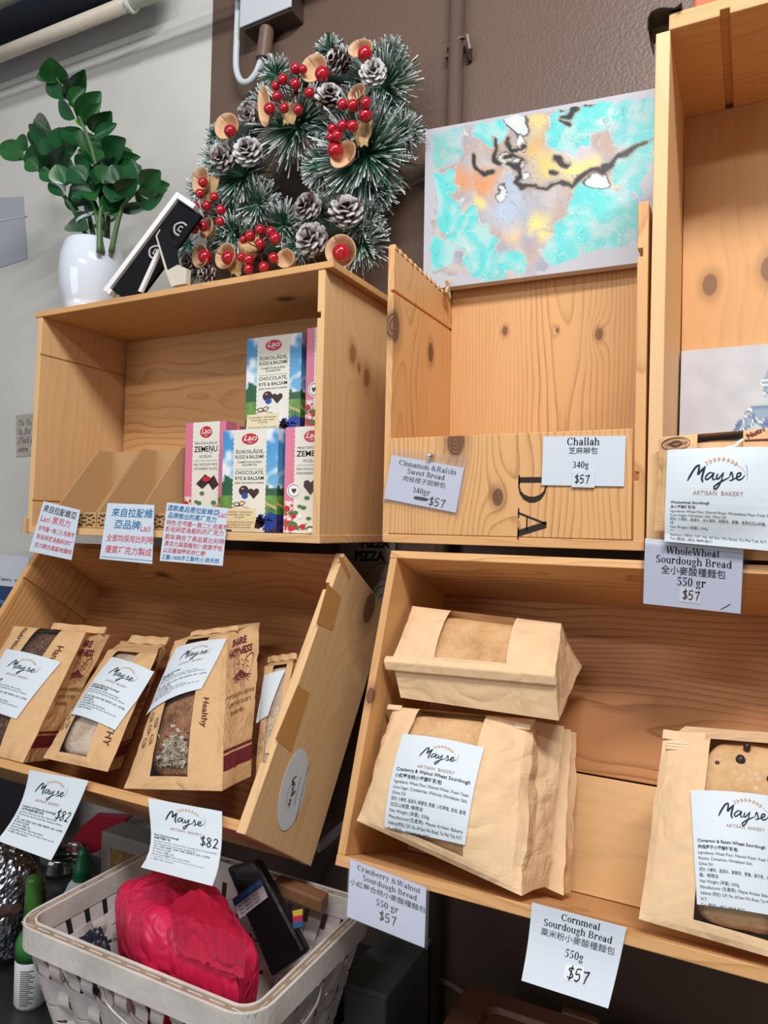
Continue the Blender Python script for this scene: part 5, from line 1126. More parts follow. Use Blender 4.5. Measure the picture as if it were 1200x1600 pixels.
for (x, y, r) in [(355, 375, 52), (245, 560, 62), (350, 545, 68), (745, 150, 64), (880, 205, 62), (695, 315, 66), (610, 775, 64), (765, 800, 78), (625, 915, 76), (110, 1015, 48), (180, 1060, 48)]:
    c_ = atY(*wp(x, y), 1.150); R_ = r * (c_ - EYE).dot(CF) / FPX * 440 / 1200; mb = MB(); white = .8 if (x, y) in ((350, 545), (880, 205)) else .45
    ax = V((rn.uniform(-.6, .6), -1.0, rn.uniform(-.5, .5))).normalized(); u1 = ax.orthogonal().normalized(); u2 = ax.cross(u1)
    for k in range(46):
        h = k / 45; th = k * 2.39996; rad = R_ * (.98 * sin(pi * (.16 + .80 * h)) ** .8)
        dirr = u1 * cos(th) + u2 * sin(th); base = c_ + ax * R_ * (h - .45) * 1.25 + dirr * rad * .25; tipp = c_ + ax * R_ * (h - .34) * 1.45 + dirr * rad
        tv = ax.cross(dirr) * R_ * .27; up_ = ax * R_ * .05
        P = [base - tv * .35, base + tv * .35, base + (tipp - base) * .7 + tv, tipp + tv * .5 + up_, tipp - tv * .5 + up_, base + (tipp - base) * .7 - tv]
        P += [p + ax * R_ * -.07 for p in P]
        tc = CW if rn.random() < white + .3 else lin((120, 92, 84)); ec = CW if rn.random() < white - .1 else CB
        mb.add(P, [(0, 1, 2, 3, 4, 5), (11, 10, 9, 8, 7, 6)] + [(i, i + 6, (i + 1) % 6 + 6, (i + 1) % 6) for i in range(6)], CONE, [CB, CB, ec, tc, tc, ec] * 2)
    mb.ball(c_, R_ * .5, CONE, 8, 6)
    for i in range(len(mb.c) - 63, len(mb.c)): mb.c[i] = CB
    mb.build('pinecone', t)
POD = pm('wood_shaving_cup', (206, 168, 132), .65, .25, vary=.08, vscale=60)
for (x, y, rx, ry, an) in [(270, 440, 52, 62, 10), (640, 195, 56, 66, 10), (838, 112, 62, 40, -20), (430, 355, 38, 84, 8), (160, 670, 55, 52, 30), (185, 870, 38, 42, -30), (158, 990, 52, 48, -10), (265, 990, 58, 50, 40), (755, 970, 78, 68, 0), (765, 560, 60, 52, 40), (822, 298, 42, 26, 10), (520, 1000, 38, 40, 0)]:
    c_ = atY(*wp(x, y), 1.14); sc = (c_ - EYE).dot(CF) / FPX * 440 / 1200; mb = MB(); an = radians(an)
    def pod(u, v):
        th = 2.0 * pi * u; r_ = (.05 + .95 * v) * (1 + .06 * sin(2 * th + x)); X, Z = rx * sc * r_ * cos(th + 2), ry * sc * r_ * sin(th + 2); return c_ + V((X * cos(an) - Z * sin(an), .014 - .026 * v * v - .004 * sin(th + y), X * sin(an) + Z * cos(an)))
    mb.grid(pod, 30, 5, POD); mb.build('shaving_cup', t, smooth=True, solid=.0012)
BUR = pm('burlap', (196, 164, 118), .95, .1, bump=1.0, bscale=400, vary=.2, vscale=120)
for (x, y, rx, ry) in [(525, 385, 48, 52), (835, 470, 52, 62), (190, 705, 44, 62), (350, 955, 62, 50), (295, 1035, 44, 40)]:
    c_ = atY(*wp(x, y), 1.158); sc = (c_ - EYE).dot(CF) / FPX * 440 / 1200; mb = MB()
    mb.grid(lambda u, v: c_ + V(((u - .5) * 2 * rx * sc * (.55 + .45 * v), -.006 * noise.noise(V((u * 3, v * 3, x))) - .010 * sin(pi * u), (v - .5) * 1.7 * ry * sc + .006 * noise.noise(V((u * 4, v * 2, y)))  )), 24, 8, BUR); mb.build('burlap_bow', t, solid=.0012)
BERRY = pm('red_berry', (172, 14, 34), .12, .6, coat=.6); STEM = pm('berry_stem', (120, 30, 44), .5)
HUBS = [(560, 290), (770, 420), (170, 830), (410, 960)]
BER = [(549, 183, 22), (582, 187, 18), (496, 230, 21), (464, 257, 18), (549, 250, 22), (471, 302, 20), (501, 352, 20), (561, 360, 20), (609, 287, 21), (440, 355, 24), (664, 207, 30), (846, 120, 30), (272, 450, 25), (751, 337, 22), (794, 340, 23), (850, 330, 23), (848, 382, 28), (793, 429, 23), (750, 427, 22), (706, 440, 20), (727, 470, 23), (700, 478, 18), (720, 533, 33), (156, 668, 20), (143, 716, 19), (203, 731, 19), (121, 774, 20), (171, 768, 20), (231, 786, 20), (87, 805, 20), (228, 835, 18), (118, 868, 18), (156, 855, 21), (164, 985, 28), (264, 990, 28), (356, 897, 22), (328, 912, 16), (399, 870, 21), (444, 878, 20), (464, 907, 24), (399, 930, 21), (320, 987, 19), (351, 997, 22), (456, 990, 21), (416, 1030, 22), (350, 1037, 20), (745, 968, 37)]
for (x, y, r) in BER:
    c_ = atY(*wp(x, y), 1.118 if r < 27 else 1.13); R_ = r * 1.08 * (c_ - EYE).dot(CF) / FPX * 440 / 1200; mb = MB(); mb.ball(c_, R_, BERRY, 16, 10); o = mb.build('berry', t, smooth=True)
    hx, hy = min(HUBS, key=lambda h: (h[0] - x) ** 2 + (h[1] - y) ** 2)
    if r < 26 and (hx - x) ** 2 + (hy - y) ** 2 < 170 ** 2:
        hb_ = atY(*wp(hx, hy), 1.16); mb = MB(); mb.tube([hb_, (hb_ + c_) / 2 + V((0, -.006, 0)), c_ + (hb_ - c_).normalized() * R_ * .8], .0011, STEM, 5); mb.build('stem', o)

# ------------------------------------------------------------------ potted plant
zc = 1.9385
PC = atZ(146, 470, zc); PC = V((atY(144, 430, 1.082).x, 1.082, zc))
k3 = (PC - EYE).dot(CF) / FPX / 3
t = thing('potted_plant', PC, 'glossy dark green plant tied with white band in a round white pot on the crate', 'plant')
mb = MB(); r0 = 50 * 3 * k3 * .98; H = atY(144, 381, 1.082).z - zc
POTM = pm('white_glazed_pot', (218, 226, 236), .08, .6, coat=.5)
prof = [(0, 0), (r0 * .80, 0), (r0 * .82, H * .04), (r0 * .74, H * .07), (r0 * .84, H * .16), (r0 * .97, H * .38), (r0 * 1.0, H * .58), (r0 * .97, H * .78), (r0 * .88, H * .92), (r0 * .82, H * .985), (r0 * .79, H), (r0 * .76, H * .985), (r0 * .80, H * .90), (r0 * .80, H * .86)]
mb.lathe(prof, PC, POTM, 40); mb.build('pot', t, smooth=True)
mb = MB(); mb.lathe([(0, H * .87), (r0 * .8, H * .87)], PC, pm('soil', (58, 46, 38), .95, bump=1, bscale=120), 24); mb.build('soil', t)
LEAFM = [pm('leaf_dark', (28, 78, 42), .22, .5, vary=.25, vscale=20), pm('leaf_mid', (38, 92, 44), .25, .5, vary=.2, vscale=20), pm('leaf_young', (96, 150, 56), .3, .5)]
STEMG = pm('plant_stem', (82, 112, 70), .45, .4)
def lp(x, y, dy=0): return atY(x / 3, y / 3, 1.082 + dy)
def leaf(mb, b, e, w, mat, tw):
    b, e = V(b), V(e); d = e - b; L = d.length; d.normalize(); view = (EYE - b).normalized(); s = d.cross(view).normalized(); n = s.cross(d).normalized()
    s = (s * cos(tw) + n * sin(tw)); n = s.cross(d).normalized()
    if n.dot(view) < 0: n = -n
    N = 8; vs = []
    for i in range(N + 1):
        q = i / N; hw = w / 2 * (sin(pi * min(1, q ** .9 * .96 + .02)) ** .8); c0 = b + d * L * q - n * (.10 * L * q * q)
        for k in (-1, -.5, 0, .5, 1): vs.append(c0 + s * hw * k + n * (abs(k) ** 1.4 * hw * .38))
    mb.add(vs, [(i * 5 + k, i * 5 + k + 1, (i + 1) * 5 + k + 1, (i + 1) * 5 + k) for i in range(N) for k in range(4)], mat)
FR = [([(470, 1185), (480, 1000), (430, 700), (345, 500), (265, 365)], -.01, [(268, 392, 235, 275, 95), (262, 388, 140, 328, 42), (310, 462, 203, 378, 58), (312, 468, 392, 346, 68), (330, 485, 392, 415, 58), (352, 556, 260, 470, 56), (368, 562, 465, 436, 78), (400, 572, 462, 488, 48), (392, 596, 372, 545, 46), (425, 612, 517, 535, 72), (445, 640, 542, 578, 42), (430, 760, 412, 600, 112), (440, 762, 340, 722, 58), (380, 690, 300, 585, 74), (290, 390, 320, 372, 40), (350, 500, 330, 460, 30)]),
      ([(440, 1185), (330, 960), (205, 820), (110, 745), (20, 700)], .015, [(112, 748, -6, 668, 82), (130, 705, 78, 638, 66), (160, 695, 140, 608, 34), (205, 805, 150, 676, 96), (310, 772, 195, 738, 38), (258, 850, 190, 785, 64), (330, 856, 262, 858, 28), (180, 800, 120, 745, 60), (370, 985, 295, 935, 34), (300, 920, 230, 850, 60), (330, 960, 400, 880, 60), (100, 745, -12, 700, 44)]),
      ([(455, 1185), (400, 950), (330, 760), (260, 650), (160, 560)], .0, [(252, 655, 128, 532, 84), (258, 705, 118, 582, 62), (318, 750, 282, 576, 98), (262, 722, 188, 645, 74), (330, 800, 250, 700, 80), (360, 860, 290, 790, 70), (395, 880, 350, 790, 70), (390, 930, 480, 850, 44)]),
      ([(500, 1185), (510, 950), (520, 820), (560, 720)], .01, [(500, 742, 575, 655, 86), (480, 695, 505, 640, 54), (522, 745, 650, 735, 42), (555, 742, 618, 702, 48), (450, 872, 535, 755, 95), (440, 852, 345, 795, 86), (500, 905, 585, 822, 88), (480, 800, 440, 720, 60), (530, 800, 490, 720, 60), (560, 760, 600, 690, 40)]),
      ([(520, 1185), (570, 980), (640, 900), (720, 880)], -.015, [(640, 862, 535, 735, 54), (630, 855, 596, 765, 78), (655, 868, 614, 745, 44), (680, 892, 742, 806, 80), (650, 902, 792, 866, 62), (640, 945, 750, 918, 66), (560, 985, 695, 962, 38), (600, 940, 540, 870, 60), (620, 900, 560, 800, 60), (600, 960, 500, 900, 54), (560, 1000, 480, 960, 46)]),
      ([(465, 1185), (470, 1000), (500, 900)], -.04, [(470, 990, 380, 920, 70), (480, 1000, 560, 930, 70), (450, 940, 420, 850, 74), (520, 950, 560, 860, 74), (430, 900, 330, 880, 64), (540, 900, 640, 850, 64), (400, 860, 320, 780, 74), (370, 820, 400, 730, 74), (300, 860, 260, 770, 70), (480, 860, 520, 780, 78), (560, 860, 520, 770, 70), (330, 930, 420, 870, 60), (240, 800, 300, 700, 74)]),
      ([(480, 1185), (450, 1000), (420, 900)], -.03, [(412, 1080, 298, 1032, 74), (425, 1010, 335, 1008, 26), (440, 960, 380, 880, 66), (470, 930, 520, 850, 66), (430, 900, 350, 850, 60), (500, 980, 560, 900, 60), (460, 880, 470, 790, 66)])]
rn = random.Random(8)
for pts, dy, leaves in FR:
    mb = MB(); path = curve_pts([lp(x, y, dy) for x, y in pts], 5); n_ = len(path); mb.tube(path, [.006 - .004 * i / n_ for i in range(n_)], STEMG, 7); fo = mb.build('stem', t, smooth=True)
    for (x0, y0, x1, y1, w) in leaves:
        mb = MB(); m = LEAFM[2] if (x0, y0) in ((392, 596), (350, 500)) else LEAFM[rn.random() < .35]
        leaf(mb, lp(x0, y0, dy + rn.uniform(-.015, .015)), lp(x1, y1, dy + rn.uniform(-.035, .03)), w * k3 * 1.4, m, rn.uniform(-.5, .5)); mb.build('leaf', fo, smooth=True)
mb = MB(); cB = lp(450, 1028); rB = 112 * k3
mb.add([cB + V((rB * cos(2 * pi * i / 40), rB * .55 * sin(2 * pi * i / 40), z - .006 * cos(2 * pi * i / 40 + 2.6))) for z in (-.004, .004) for i in range(40)], [(i, (i + 1) % 40, 40 + (i + 1) % 40, 40 + i) for i in range(40)], pm('white_tie', (206, 216, 220), .35))
mb.build('tie_band', t, smooth=True, solid=.001)

# ------------------------------------------------------------------ letter board and acrylic holder beside the wreath
def ap(x, y, Y): return atY(140 + x * 180 / 1200, 280 + y * 200 / 1333, Y)
t = thing('letter_board', ap(120, 1200, 1.03), 'tilted black letter board in a white frame leaning between plant and wreath', 'letter board')
WF = pm('white_frame_paint', (226, 226, 228), .45, .4)
# frame axes: long side climbs to the right, short side runs down to the right
A = ap(135, 1150, 1.012); Bp = ap(905, 125, 1.075); ux = (Bp - A).normalized(); Lg = (Bp - A).length
Cc = ap(330, 1300, 1.020); nn = ux.cross((Cc - A)).normalized(); nn = nn if nn.dot(EYE - A) > 0 else -nn; uy = nn.cross(ux); uy = uy if uy.z < 0 else -uy; Ws = .16; th = .020; fw = .011
def fb(mb, x0, x1, y0, y1, d0, d1, mat):
    P = lambda x, y, d: A + ux * x + uy * y - nn * d
    mb.hexa([P(x0, y0, d0), P(x1, y0, d0), P(x1, y1, d0), P(x0, y1, d0), P(x0, y0, d1), P(x1, y0, d1), P(x1, y1, d1), P(x0, y1, d1)], mat)
zmin = 1.939
low = lambda y: (zmin - (A + uy * y).z) / ux.z if ux.z else 0
mb = MB(); fb(mb, 0, Lg, 0, fw, 0, th, WF); mb.build('frame_side', t, bevel=.0012)
mb = MB(); fb(mb, Lg - fw, Lg, fw, .055, 0, th, WF); mb.build('frame_side', t, bevel=.0012)
mb = MB(); P = lambda x, y, d: A + ux * x + uy * y - nn * d
ym = .03
mb.hexa([P(0, fw, 0), P(fw, fw, 0), P(fw, .019, 0), P(0, .019, 0), P(0, fw, th), P(fw, fw, th), P(fw, .019, th), P(0, .019, th)], WF); mb.build('frame_side', t, bevel=.001)
mb = MB(); prof_ = [(fw, fw)]
yy_ = [fw + (.075 - fw) * i / 8 for i in range(9)]
poly = [P(Lg - fw, fw, .008)] + [P(fw, fw, .008)] + [P(max(fw, low(y) + .002), y, .008) for y in yy_] + [P(Lg - fw, .075, .008)]
mb.prism(poly, -nn * .008, pm('black_felt', (24, 24, 28), .9, .1)); mb.build('felt_panel', t)
mb = MB(); LW = pm('pale_letter', (168, 162, 164), .5)
pr = Print(mb, lambda x, y: P(x / 1000, y / 1000, .006))
def ubox(x, y, s): 
    pr.stroke([(x - 13 * s, y + 12 * s), (x - 13 * s, y - 2 * s), (x, y - 12 * s), (x + 13 * s, y - 2 * s), (x + 13 * s, y + 12 * s)], 4 * s, LW, n=4, taper=1); pr.stroke([(x - 5 * s, y + 10 * s), (x - 5 * s, y), (x + 5 * s, y), (x + 5 * s, y + 8 * s)], 3.4 * s, LW, taper=1, smooth=False)
ubox(Lg * 500, 38, .95); mb.build('letter', t); mb = MB(); pr.mb = mb; ubox(Lg * 770, 52, .95); mb.build('letter', t)
t = thing('acrylic_holder', ap(850, 1100, 1.03), 'dark glossy acrylic holder with pale tape in front of the letter board', 'display holder')
AC = pm('smoked_acrylic', (20, 22, 26), .06, .6); PT_ = pm('pale_tape', (206, 200, 184), .5)
y_ = 1.012
pl = [ap(690, 590, y_), ap(730, 528, y_), ap(830, 525, y_), ap(870, 640, y_), ap(915, 880, y_), ap(800, 950, y_), ap(750, 800, y_)]
mb = MB(); mb.prism(pl, (0, .006, 0), AC); mb.build('panel', t)
pe = [ap(686, 590, y_ - .001), ap(728, 522, y_ - .001), ap(736, 528, y_ - .001), ap(700, 592, y_ - .001), ap(810, 950, y_ - .001), ap(880, 1110, y_ - .001), ap(850, 1120, y_ - .001), ap(790, 960, y_ - .001)]
mb = MB(); mb.prism(pe, (0, .004, 0), PT_); mb.build('edge_strip', t)
mb = MB(); mb.prism([ap(800, 955, y_), ap(915, 890, y_), ap(1010, 930, y_), ap(1000, 1085, y_), ap(860, 1112, y_)], (0, .012, 0), PT_); mb.build('tape_wrap', t)
t = thing('wood_offcut', ap(700, 1000, 1.05), 'white painted wood strip lying askew against the letter board', 'wood strip')
mb = MB()
for (q0, q1) in (((520, 1170), (720, 730)),):
    a_, b_ = ap(*q0, 1.018), ap(*q1, 1.03); d_ = (b_ - a_).normalized(); s_ = d_.cross(V((0, 1, 0))).normalized() * .0045
    mb.hexa([a_ - s_, b_ - s_, b_ + s_, a_ + s_] + [p + V((0, .006, 0)) for p in (a_ - s_, b_ - s_, b_ + s_, a_ + s_)], WF)
mb.build('strip', t)

# ------------------------------------------------------------------ counter, basket and the clutter below
CZ = .69
STEEL = pm('worn_steel', (84, 84, 88), .38, .5, .75, bump=.1, bscale=40, vary=.2, vscale=12)
mb = MB(); mb.box((-2.6, .35, CZ - .035), (-.607, 1.24, CZ), STEEL)
t = thing('counter', (-1.5, .8, .02), 'dark worn steel counter below the crates carrying basket and bottles', 'counter')
mb.build('worktop', t, bevel=.004)
for lx in (-2.5, -.64):
    for ly in (.42, 1.19): mb = MB(); mb.box((lx - .02, ly - .02, .0215), (lx + .02, ly + .02, CZ - .035), STEEL); mb.build('leg', t)
ZR = .89
c0, c1 = atZ(33, 1437, ZR), atZ(392, 1590, ZR)
bx0, bx1, by0, by1 = c0.x, c1.x, (c0.y + c1.y) / 2, 1.035
BH = ZR - CZ - .002
WICK = pm('whitewashed_chip', (212, 202, 198), .6, .3, bump=.3, bscale=160, vary=.14, vscale=30); WICK2 = pm('whitewash_worn', (220, 213, 205), .6, .3, bump=.3, bscale=120, vary=.2, vscale=14)
INL = pm('bare_rim_edge', (168, 146, 120), .7, .2, vary=.3, vscale=40)
t = thing('basket', ((bx0 + bx1) / 2, (by0 + by1) / 2, CZ), 'whitewashed woven chip-wood basket on the counter with red plastic bag inside', 'basket')
IN = .045
def bpt(side_, s, h, off):
    k = IN * (1 - h); x0, x1, y0, y1 = bx0 + k, bx1 - k, by0 + k, by1 - k; z = CZ + .002 + BH * h
    if side_ == 0: return V((x0 + (x1 - x0) * s, y0 - off, z))
    if side_ == 1: return V((x1 + off, y0 + (y1 - y0) * s, z))
    if side_ == 2: return V((x1 + (x0 - x1) * s, y1 + off, z))
    return V((x0 - off, y1 + (y0 - y1) * s, z))
for sd in range(4):
    mb = MB(); Ls = (bx1 - bx0) if sd in (0, 2) else (by1 - by0); ns = int(Ls / .036)
    for i in range(ns):
        s0, s1 = (i + .14) / ns, (i + .84) / ns
        mb.grid(lambda u, v: bpt(sd, s0 + (s1 - s0) * u, v, .0035 * sin(pi * (v * 8.5 + i))* (v < .72) ), 2, 34, WICK)
    for r in range(6):
        h0, h1 = .015 + r * .118, .015 + r * .118 + .105
        if r == 5 and sd == 0: continue
        def wv(u, v):
            return bpt(sd, u, h0 + (h1 - h0) * v + .012 * sin(u * ns * pi + r * 2), .0042 * cos(pi * (u * ns - .5 + r)) * (1 if r % 2 else 1) * (-1 if r % 2 else 1) + .001)
        mb.grid(wv, ns * 6, 3, WICK)
    mb.build('woven_side', t, solid=.0016)
def loop(off, z, rad=.035, n=6):
    x0, x1, y0, y1 = bx0 - off, bx1 + off, by0 - off, by1 + off; P = []; rad += off
    for cx, cy, a0 in ((x1 - rad, y0 + rad, -90), (x1 - rad, y1 - rad, 0), (x0 + rad, y1 - rad, 90), (x0 + rad, y0 + rad, 180)):
        for i in range(n + 1): a = radians(a0 + 90 * i / n); P.append(V((cx + rad * cos(a), cy + rad * sin(a), z)))
    return P
def band(name, o0, o1, z0, z1, mat):
    mb = MB(); L = [loop(o1, z0), loop(o1, z1), loop(o0, z1), loop(o0, z0)]; n = len(L[0]); vs = [p for l in L for p in l]
    mb.add(vs, [(k * n + i, k * n + (i + 1) % n, ((k + 1) % 4) * n + (i + 1) % n, ((k + 1) % 4) * n + i) for k in range(4) for i in range(n)], mat); return mb.build(name, t, bevel=.0008)
band('outer_rim', .0055, .0095, ZR - .036, ZR + .001, WICK2); band('inner_rim', -.010, -.006, ZR - .034, ZR + .001, WICK2); band('rim_core', -.0055, .005, ZR - .008, ZR - .001, INL)
mb = MB(); mb.box((bx0 + IN, by0 + IN, CZ + .001), (bx1 - IN, by1 - IN, CZ + .006), WICK); mb.build('basket_base', t)
WIRE = pm('rim_wire', (206, 200, 196), .35, .5, .3)
mb = MB(); z_ = ZR - .045
mb.tube(curve_pts([bpt(0, .38, .78, .004), bpt(0, .42, .66, .012), bpt(0, .5, .60, .016), bpt(0, .56, .58, .018), bpt(0, .64, .56, .014), bpt(0, .7, .62, .006)], 5), .0016, WIRE, 6); mb.build('wire_handle', t)
mb = MB(); mb.tube(curve_pts([bpt(1, .25, .5, .004), bpt(1, .38, .56, .014), bpt(1, .48, .66, .018), bpt(1, .52, .78, .012), bpt(1, .5, .86, .008)], 5), .0016, WIRE, 6); mb.build('wire_handle', t)

# in the basket
REDPL = pm('red_plastic', (214, 34, 78), .34, .5, bump=.1, bscale=60, wr=1.0)
REDPL.node_tree.nodes['Principled BSDF'].inputs['Subsurface Weight'].default_value = .15
REDPL.node_tree.nodes['Principled BSDF'].inputs['Subsurface Radius'].default_value = (.02, .004, .006)
def crumple(o, rx, ry, rz, seed, amp, fold=3.0, n=72, m=44, mat=None, soft=False, pleat=1.0):
    mb = MB(); P = []; off = V((seed * 3.7, seed * 1.3, seed * 9.1))
    for j in range(m + 1):
        th = pi * j / m
        for i in range(n):
            ph = 2 * pi * i / n; d = V((sin(th) * cos(ph), sin(th) * sin(ph), -cos(th)))
            if soft:
                kd = (d - V((-.55, -.45, .7)).normalized()).length; an_ = atan2(d.x + .55, d.y + .45)
                q = 1 + amp * pleat * (abs(sin(an_ * 4.5 + 2.2 * noise.noise(d * 1.6 + off))) - .6) * min(1, kd * 1.2) * max(0, 1.5 - kd) + amp * (.35 - abs(noise.noise(d * fold + off)) * 1.6) + .15 * noise.noise(d * 1.3 + off)
            else:
                k = noise.voronoi(d * fold + off)[0]; k2 = noise.voronoi(d * fold * 2.7 + off)[0]; q = 1 + amp * ((k[1] - k[0]) - .35) + amp * .45 * ((k2[1] - k2[0]) - .3) + .18 * noise.noise(d * 1.4 + off)
            P.append(o + V((d.x * rx * q, d.y * ry * q, d.z * rz * q)))
    mb.add(P, [(j * n + i, j * n + (i + 1) % n, (j + 1) * n + (i + 1) % n, (j + 1) * n + i) for j in range(m) for i in range(n)], mat); return mb
rc = atZ(318, 1475, .885)
t = thing('plastic_bag', (rc.x, rc.y, CZ + .01), 'crumpled bright red plastic bag filling the woven basket', 'plastic bag')
REDLT = pm('red_plastic_knot', (236, 44, 84), .3, .5, bump=.1, bscale=60, wr=.6)  # brighter red: light through the thin plastic is put into the colour
for m_ in (REDLT,): m_.node_tree.nodes['Principled BSDF'].inputs['Subsurface Weight'].default_value = .2; m_.node_tree.nodes['Principled BSDF'].inputs['Subsurface Radius'].default_value = (.02, .004, .006)
OUT = [(178, 1418, .90), (186, 1392, .905), (250, 1384, .905), (312, 1400, .90), (350, 1425, .90), (380, 1470, .895), (414, 1530, .89), (424, 1556, .885), (398, 1572, .89), (346, 1552, .895), (302, 1528, .895), (250, 1502, .895), (212, 1478, .895), (192, 1446, .895)]
ring_ = curve_pts([atZ(*p) for p in OUT + OUT[:1]], 9)[:-1]
for p in ring_:
    p.x = min(max(p.x, bx0 + .040), bx1 - .040); p.y = min(max(p.y, by0 + .026), .918)
cb_ = sum(ring_, V()) / len(ring_); nr = len(ring_); rows_ = []
prof_b = [(.62, -.165), (.80, -.12), (.92, -.06), (.97, -.02), (.985, .0), (.96, .016), (.88, .030), (.76, .040), (.60, .046), (.42, .048), (.24, .048), (.08, .048)]
hub = atZ(275, 1470, .92)
for r_, dz in prof_b:
    for i, o_ in enumerate(ring_):
        p = cb_ + (o_ - cb_) * r_; p.z = o_.z * .5 + cb_.z * .5 + dz
        an_ = atan2(p.y - hub.y, p.x - hub.x); dd = (V((p.x, p.y, 0)) - V((hub.x, hub.y, 0))).length
        fold_ = abs(sin(an_ * 5.5 + 3 * noise.noise(V((p.x, p.y, 0)) * 9))) - .5
        p.z += .007 * fold_ * min(1, dd * 14) * (1 if dz > 0 else .3) + .010 * noise.noise(p * 13)
        rows_.append(p)
mb = MB(); nrw = len(prof_b)
mb.add(rows_, [(j * nr + i, j * nr + (i + 1) % nr, (j + 1) * nr + (i + 1) % nr, (j + 1) * nr + i) for j in range(nrw - 1) for i in range(nr)] + [tuple(range((nrw - 1) * nr, nrw * nr)), tuple(reversed(range(nr)))], REDPL)
mb.build('bag_body', t, smooth=True)
mb = MB(); apex = atZ(266, 1426, 1.01); KB = [(214, 1478), (222, 1498), (246, 1508), (272, 1508), (300, 1518), (318, 1520), (312, 1490), (300, 1462), (262, 1452), (232, 1462)]
kr_ = curve_pts([atZ(a, b, .966) for a, b in KB + KB[:1]], 10)[:-1]; nk = len(kr_); vs = []
for p in kr_: p.y = max(p.y, by0 + .022)
kc_ = sum(kr_, V()) / nk
for j, (r_, q_) in enumerate(((.86, 0), (1.0, .10), (.95, .28), (.78, .5), (.55, .72), (.30, .9), (.10, 1.0))):
    for i, o_ in enumerate(kr_):
        c0 = kc_ * (1 - q_) + apex * q_; pl = 1 + .26 * (1, .2, -1, -.3)[i % 4] * (.4 + .6 * abs(noise.noise(V((i * .37, j * .5, 3))))) * (1 - .3 * q_) + .22 * noise.noise(V((i * .11, 0, 7)))
        p = c0 + (o_ - kc_) * r_ * pl; p.z += (-.05 if j == 0 else 0) + .006 * noise.noise(V((i * .3, j * .9, 1))); p.y = max(p.y, by0 + .016); vs.append(p)
mb.add(vs, [(j * nk + i, j * nk + (i + 1) % nk, (j + 1) * nk + (i + 1) % nk, (j + 1) * nk + i) for j in range(6) for i in range(nk)] + [tuple(range(6 * nk, 7 * nk)), tuple(reversed(range(nk)))], REDLT)
mb.build('bag_knot', t)
t = thing('plastic_packet', atZ(210, 1500, .83), 'dark blue-grey plastic packet tucked in the near left corner of the basket', 'packet')
p_ = atZ(205, 1497, .84); mb = crumple(V((bx0 + .062, by0 + .085, .80)), .026, .03, .055, 9, .25, 2.5, mat=pm('dark_plastic', (44, 46, 60), .25, .5)); mb.build('packet_body', t)
# black packet with white and blue price sticker
BP = .96
q = [atY(*p, y) for p, y in (((352, 1356), .945), ((400, 1342), .955), ((478, 1488), .93), ((424, 1530), .917))]
t = thing('black_packet', (q[2] + q[3]) / 2, 'black packet with blue and white price sticker standing in the basket', 'packet')
n_ = (q[1] - q[0]).cross(q[3] - q[0]).normalized(); n_ = n_ if n_.dot(EYE - q[0]) > 0 else -n_
q[2] = atP(478, 1488, q[0], n_)
mb = MB(); BM = pm('black_bag', (20, 19, 23), .32, .5, bump=.5, bscale=60); mb.hexa(q + [p - n_ * .022 for p in q], BM); mb.build('packet_body', t, bevel=.006)
s = [atP(*p, q[0] + n_ * .0015, n_) for p in ((363, 1405), (407, 1374), (418, 1402), (374, 1436))]
def draw(pr):
    pr.poly([(0, 40), (100, 40), (100, 62), (0, 62)], pm('sticker_blue', (30, 96, 170), .4)); pr.text('SALON  USA  TM', 50, 46, 14, WHITEINK, 'c', fit=92)
    for k in range(3): pr.text('No. 480 R  HKD', 10, 28 - 11 * k, 10, GREYINK, fit=76)
sheet('price_sticker', t, lambda e: quad_fn(*s, 100, 62, e), 100, 62, pm('sticker_pale', (206, 196, 206), .4), draw)
t = thing('wooden_clip', atZ(480, 1410, .86), 'brown wooden bar lying in the back right of the basket', 'wooden bar')
mb = MB(); a_, b_ = atZ(432, 1392, .892), atZ(508, 1422, .880); d_ = (b_ - a_).normalized(); s_ = V((-d_.y, d_.x, 0)) * .014; h_ = V((0, 0, .022))
mb.hexa([a_ - s_ + h_, b_ - s_ + h_, b_ - s_, a_ - s_, a_ + s_ + h_, b_ + s_ + h_, b_ + s_, a_ + s_], pm('brown_wood', (132, 92, 62), .6, vary=.2, vscale=30)); mb.build('bar', t, bevel=.003)
t = thing('colour_tabs', atZ(465, 1436, .84), 'strip of yellow, pink and blue paper tabs in the basket by the black packet', 'paper tabs')
for k, (nm, cc) in enumerate((('yellow', (226, 208, 70)), ('pink', (214, 54, 96)), ('blue', (60, 110, 150)))):
    p = [(457, 1424 + 9 * k), (472, 1421 + 9 * k), (472, 1430 + 9 * k), (458, 1433 + 9 * k)]; w_ = [atY(*x, .912 - .004 * k) for x in p]
    mb = MB(); mb.hexa(w_ + [x + V((0, .002, 0)) for x in w_], pm('tab_' + nm, cc, .6)); mb.build('tab', t)

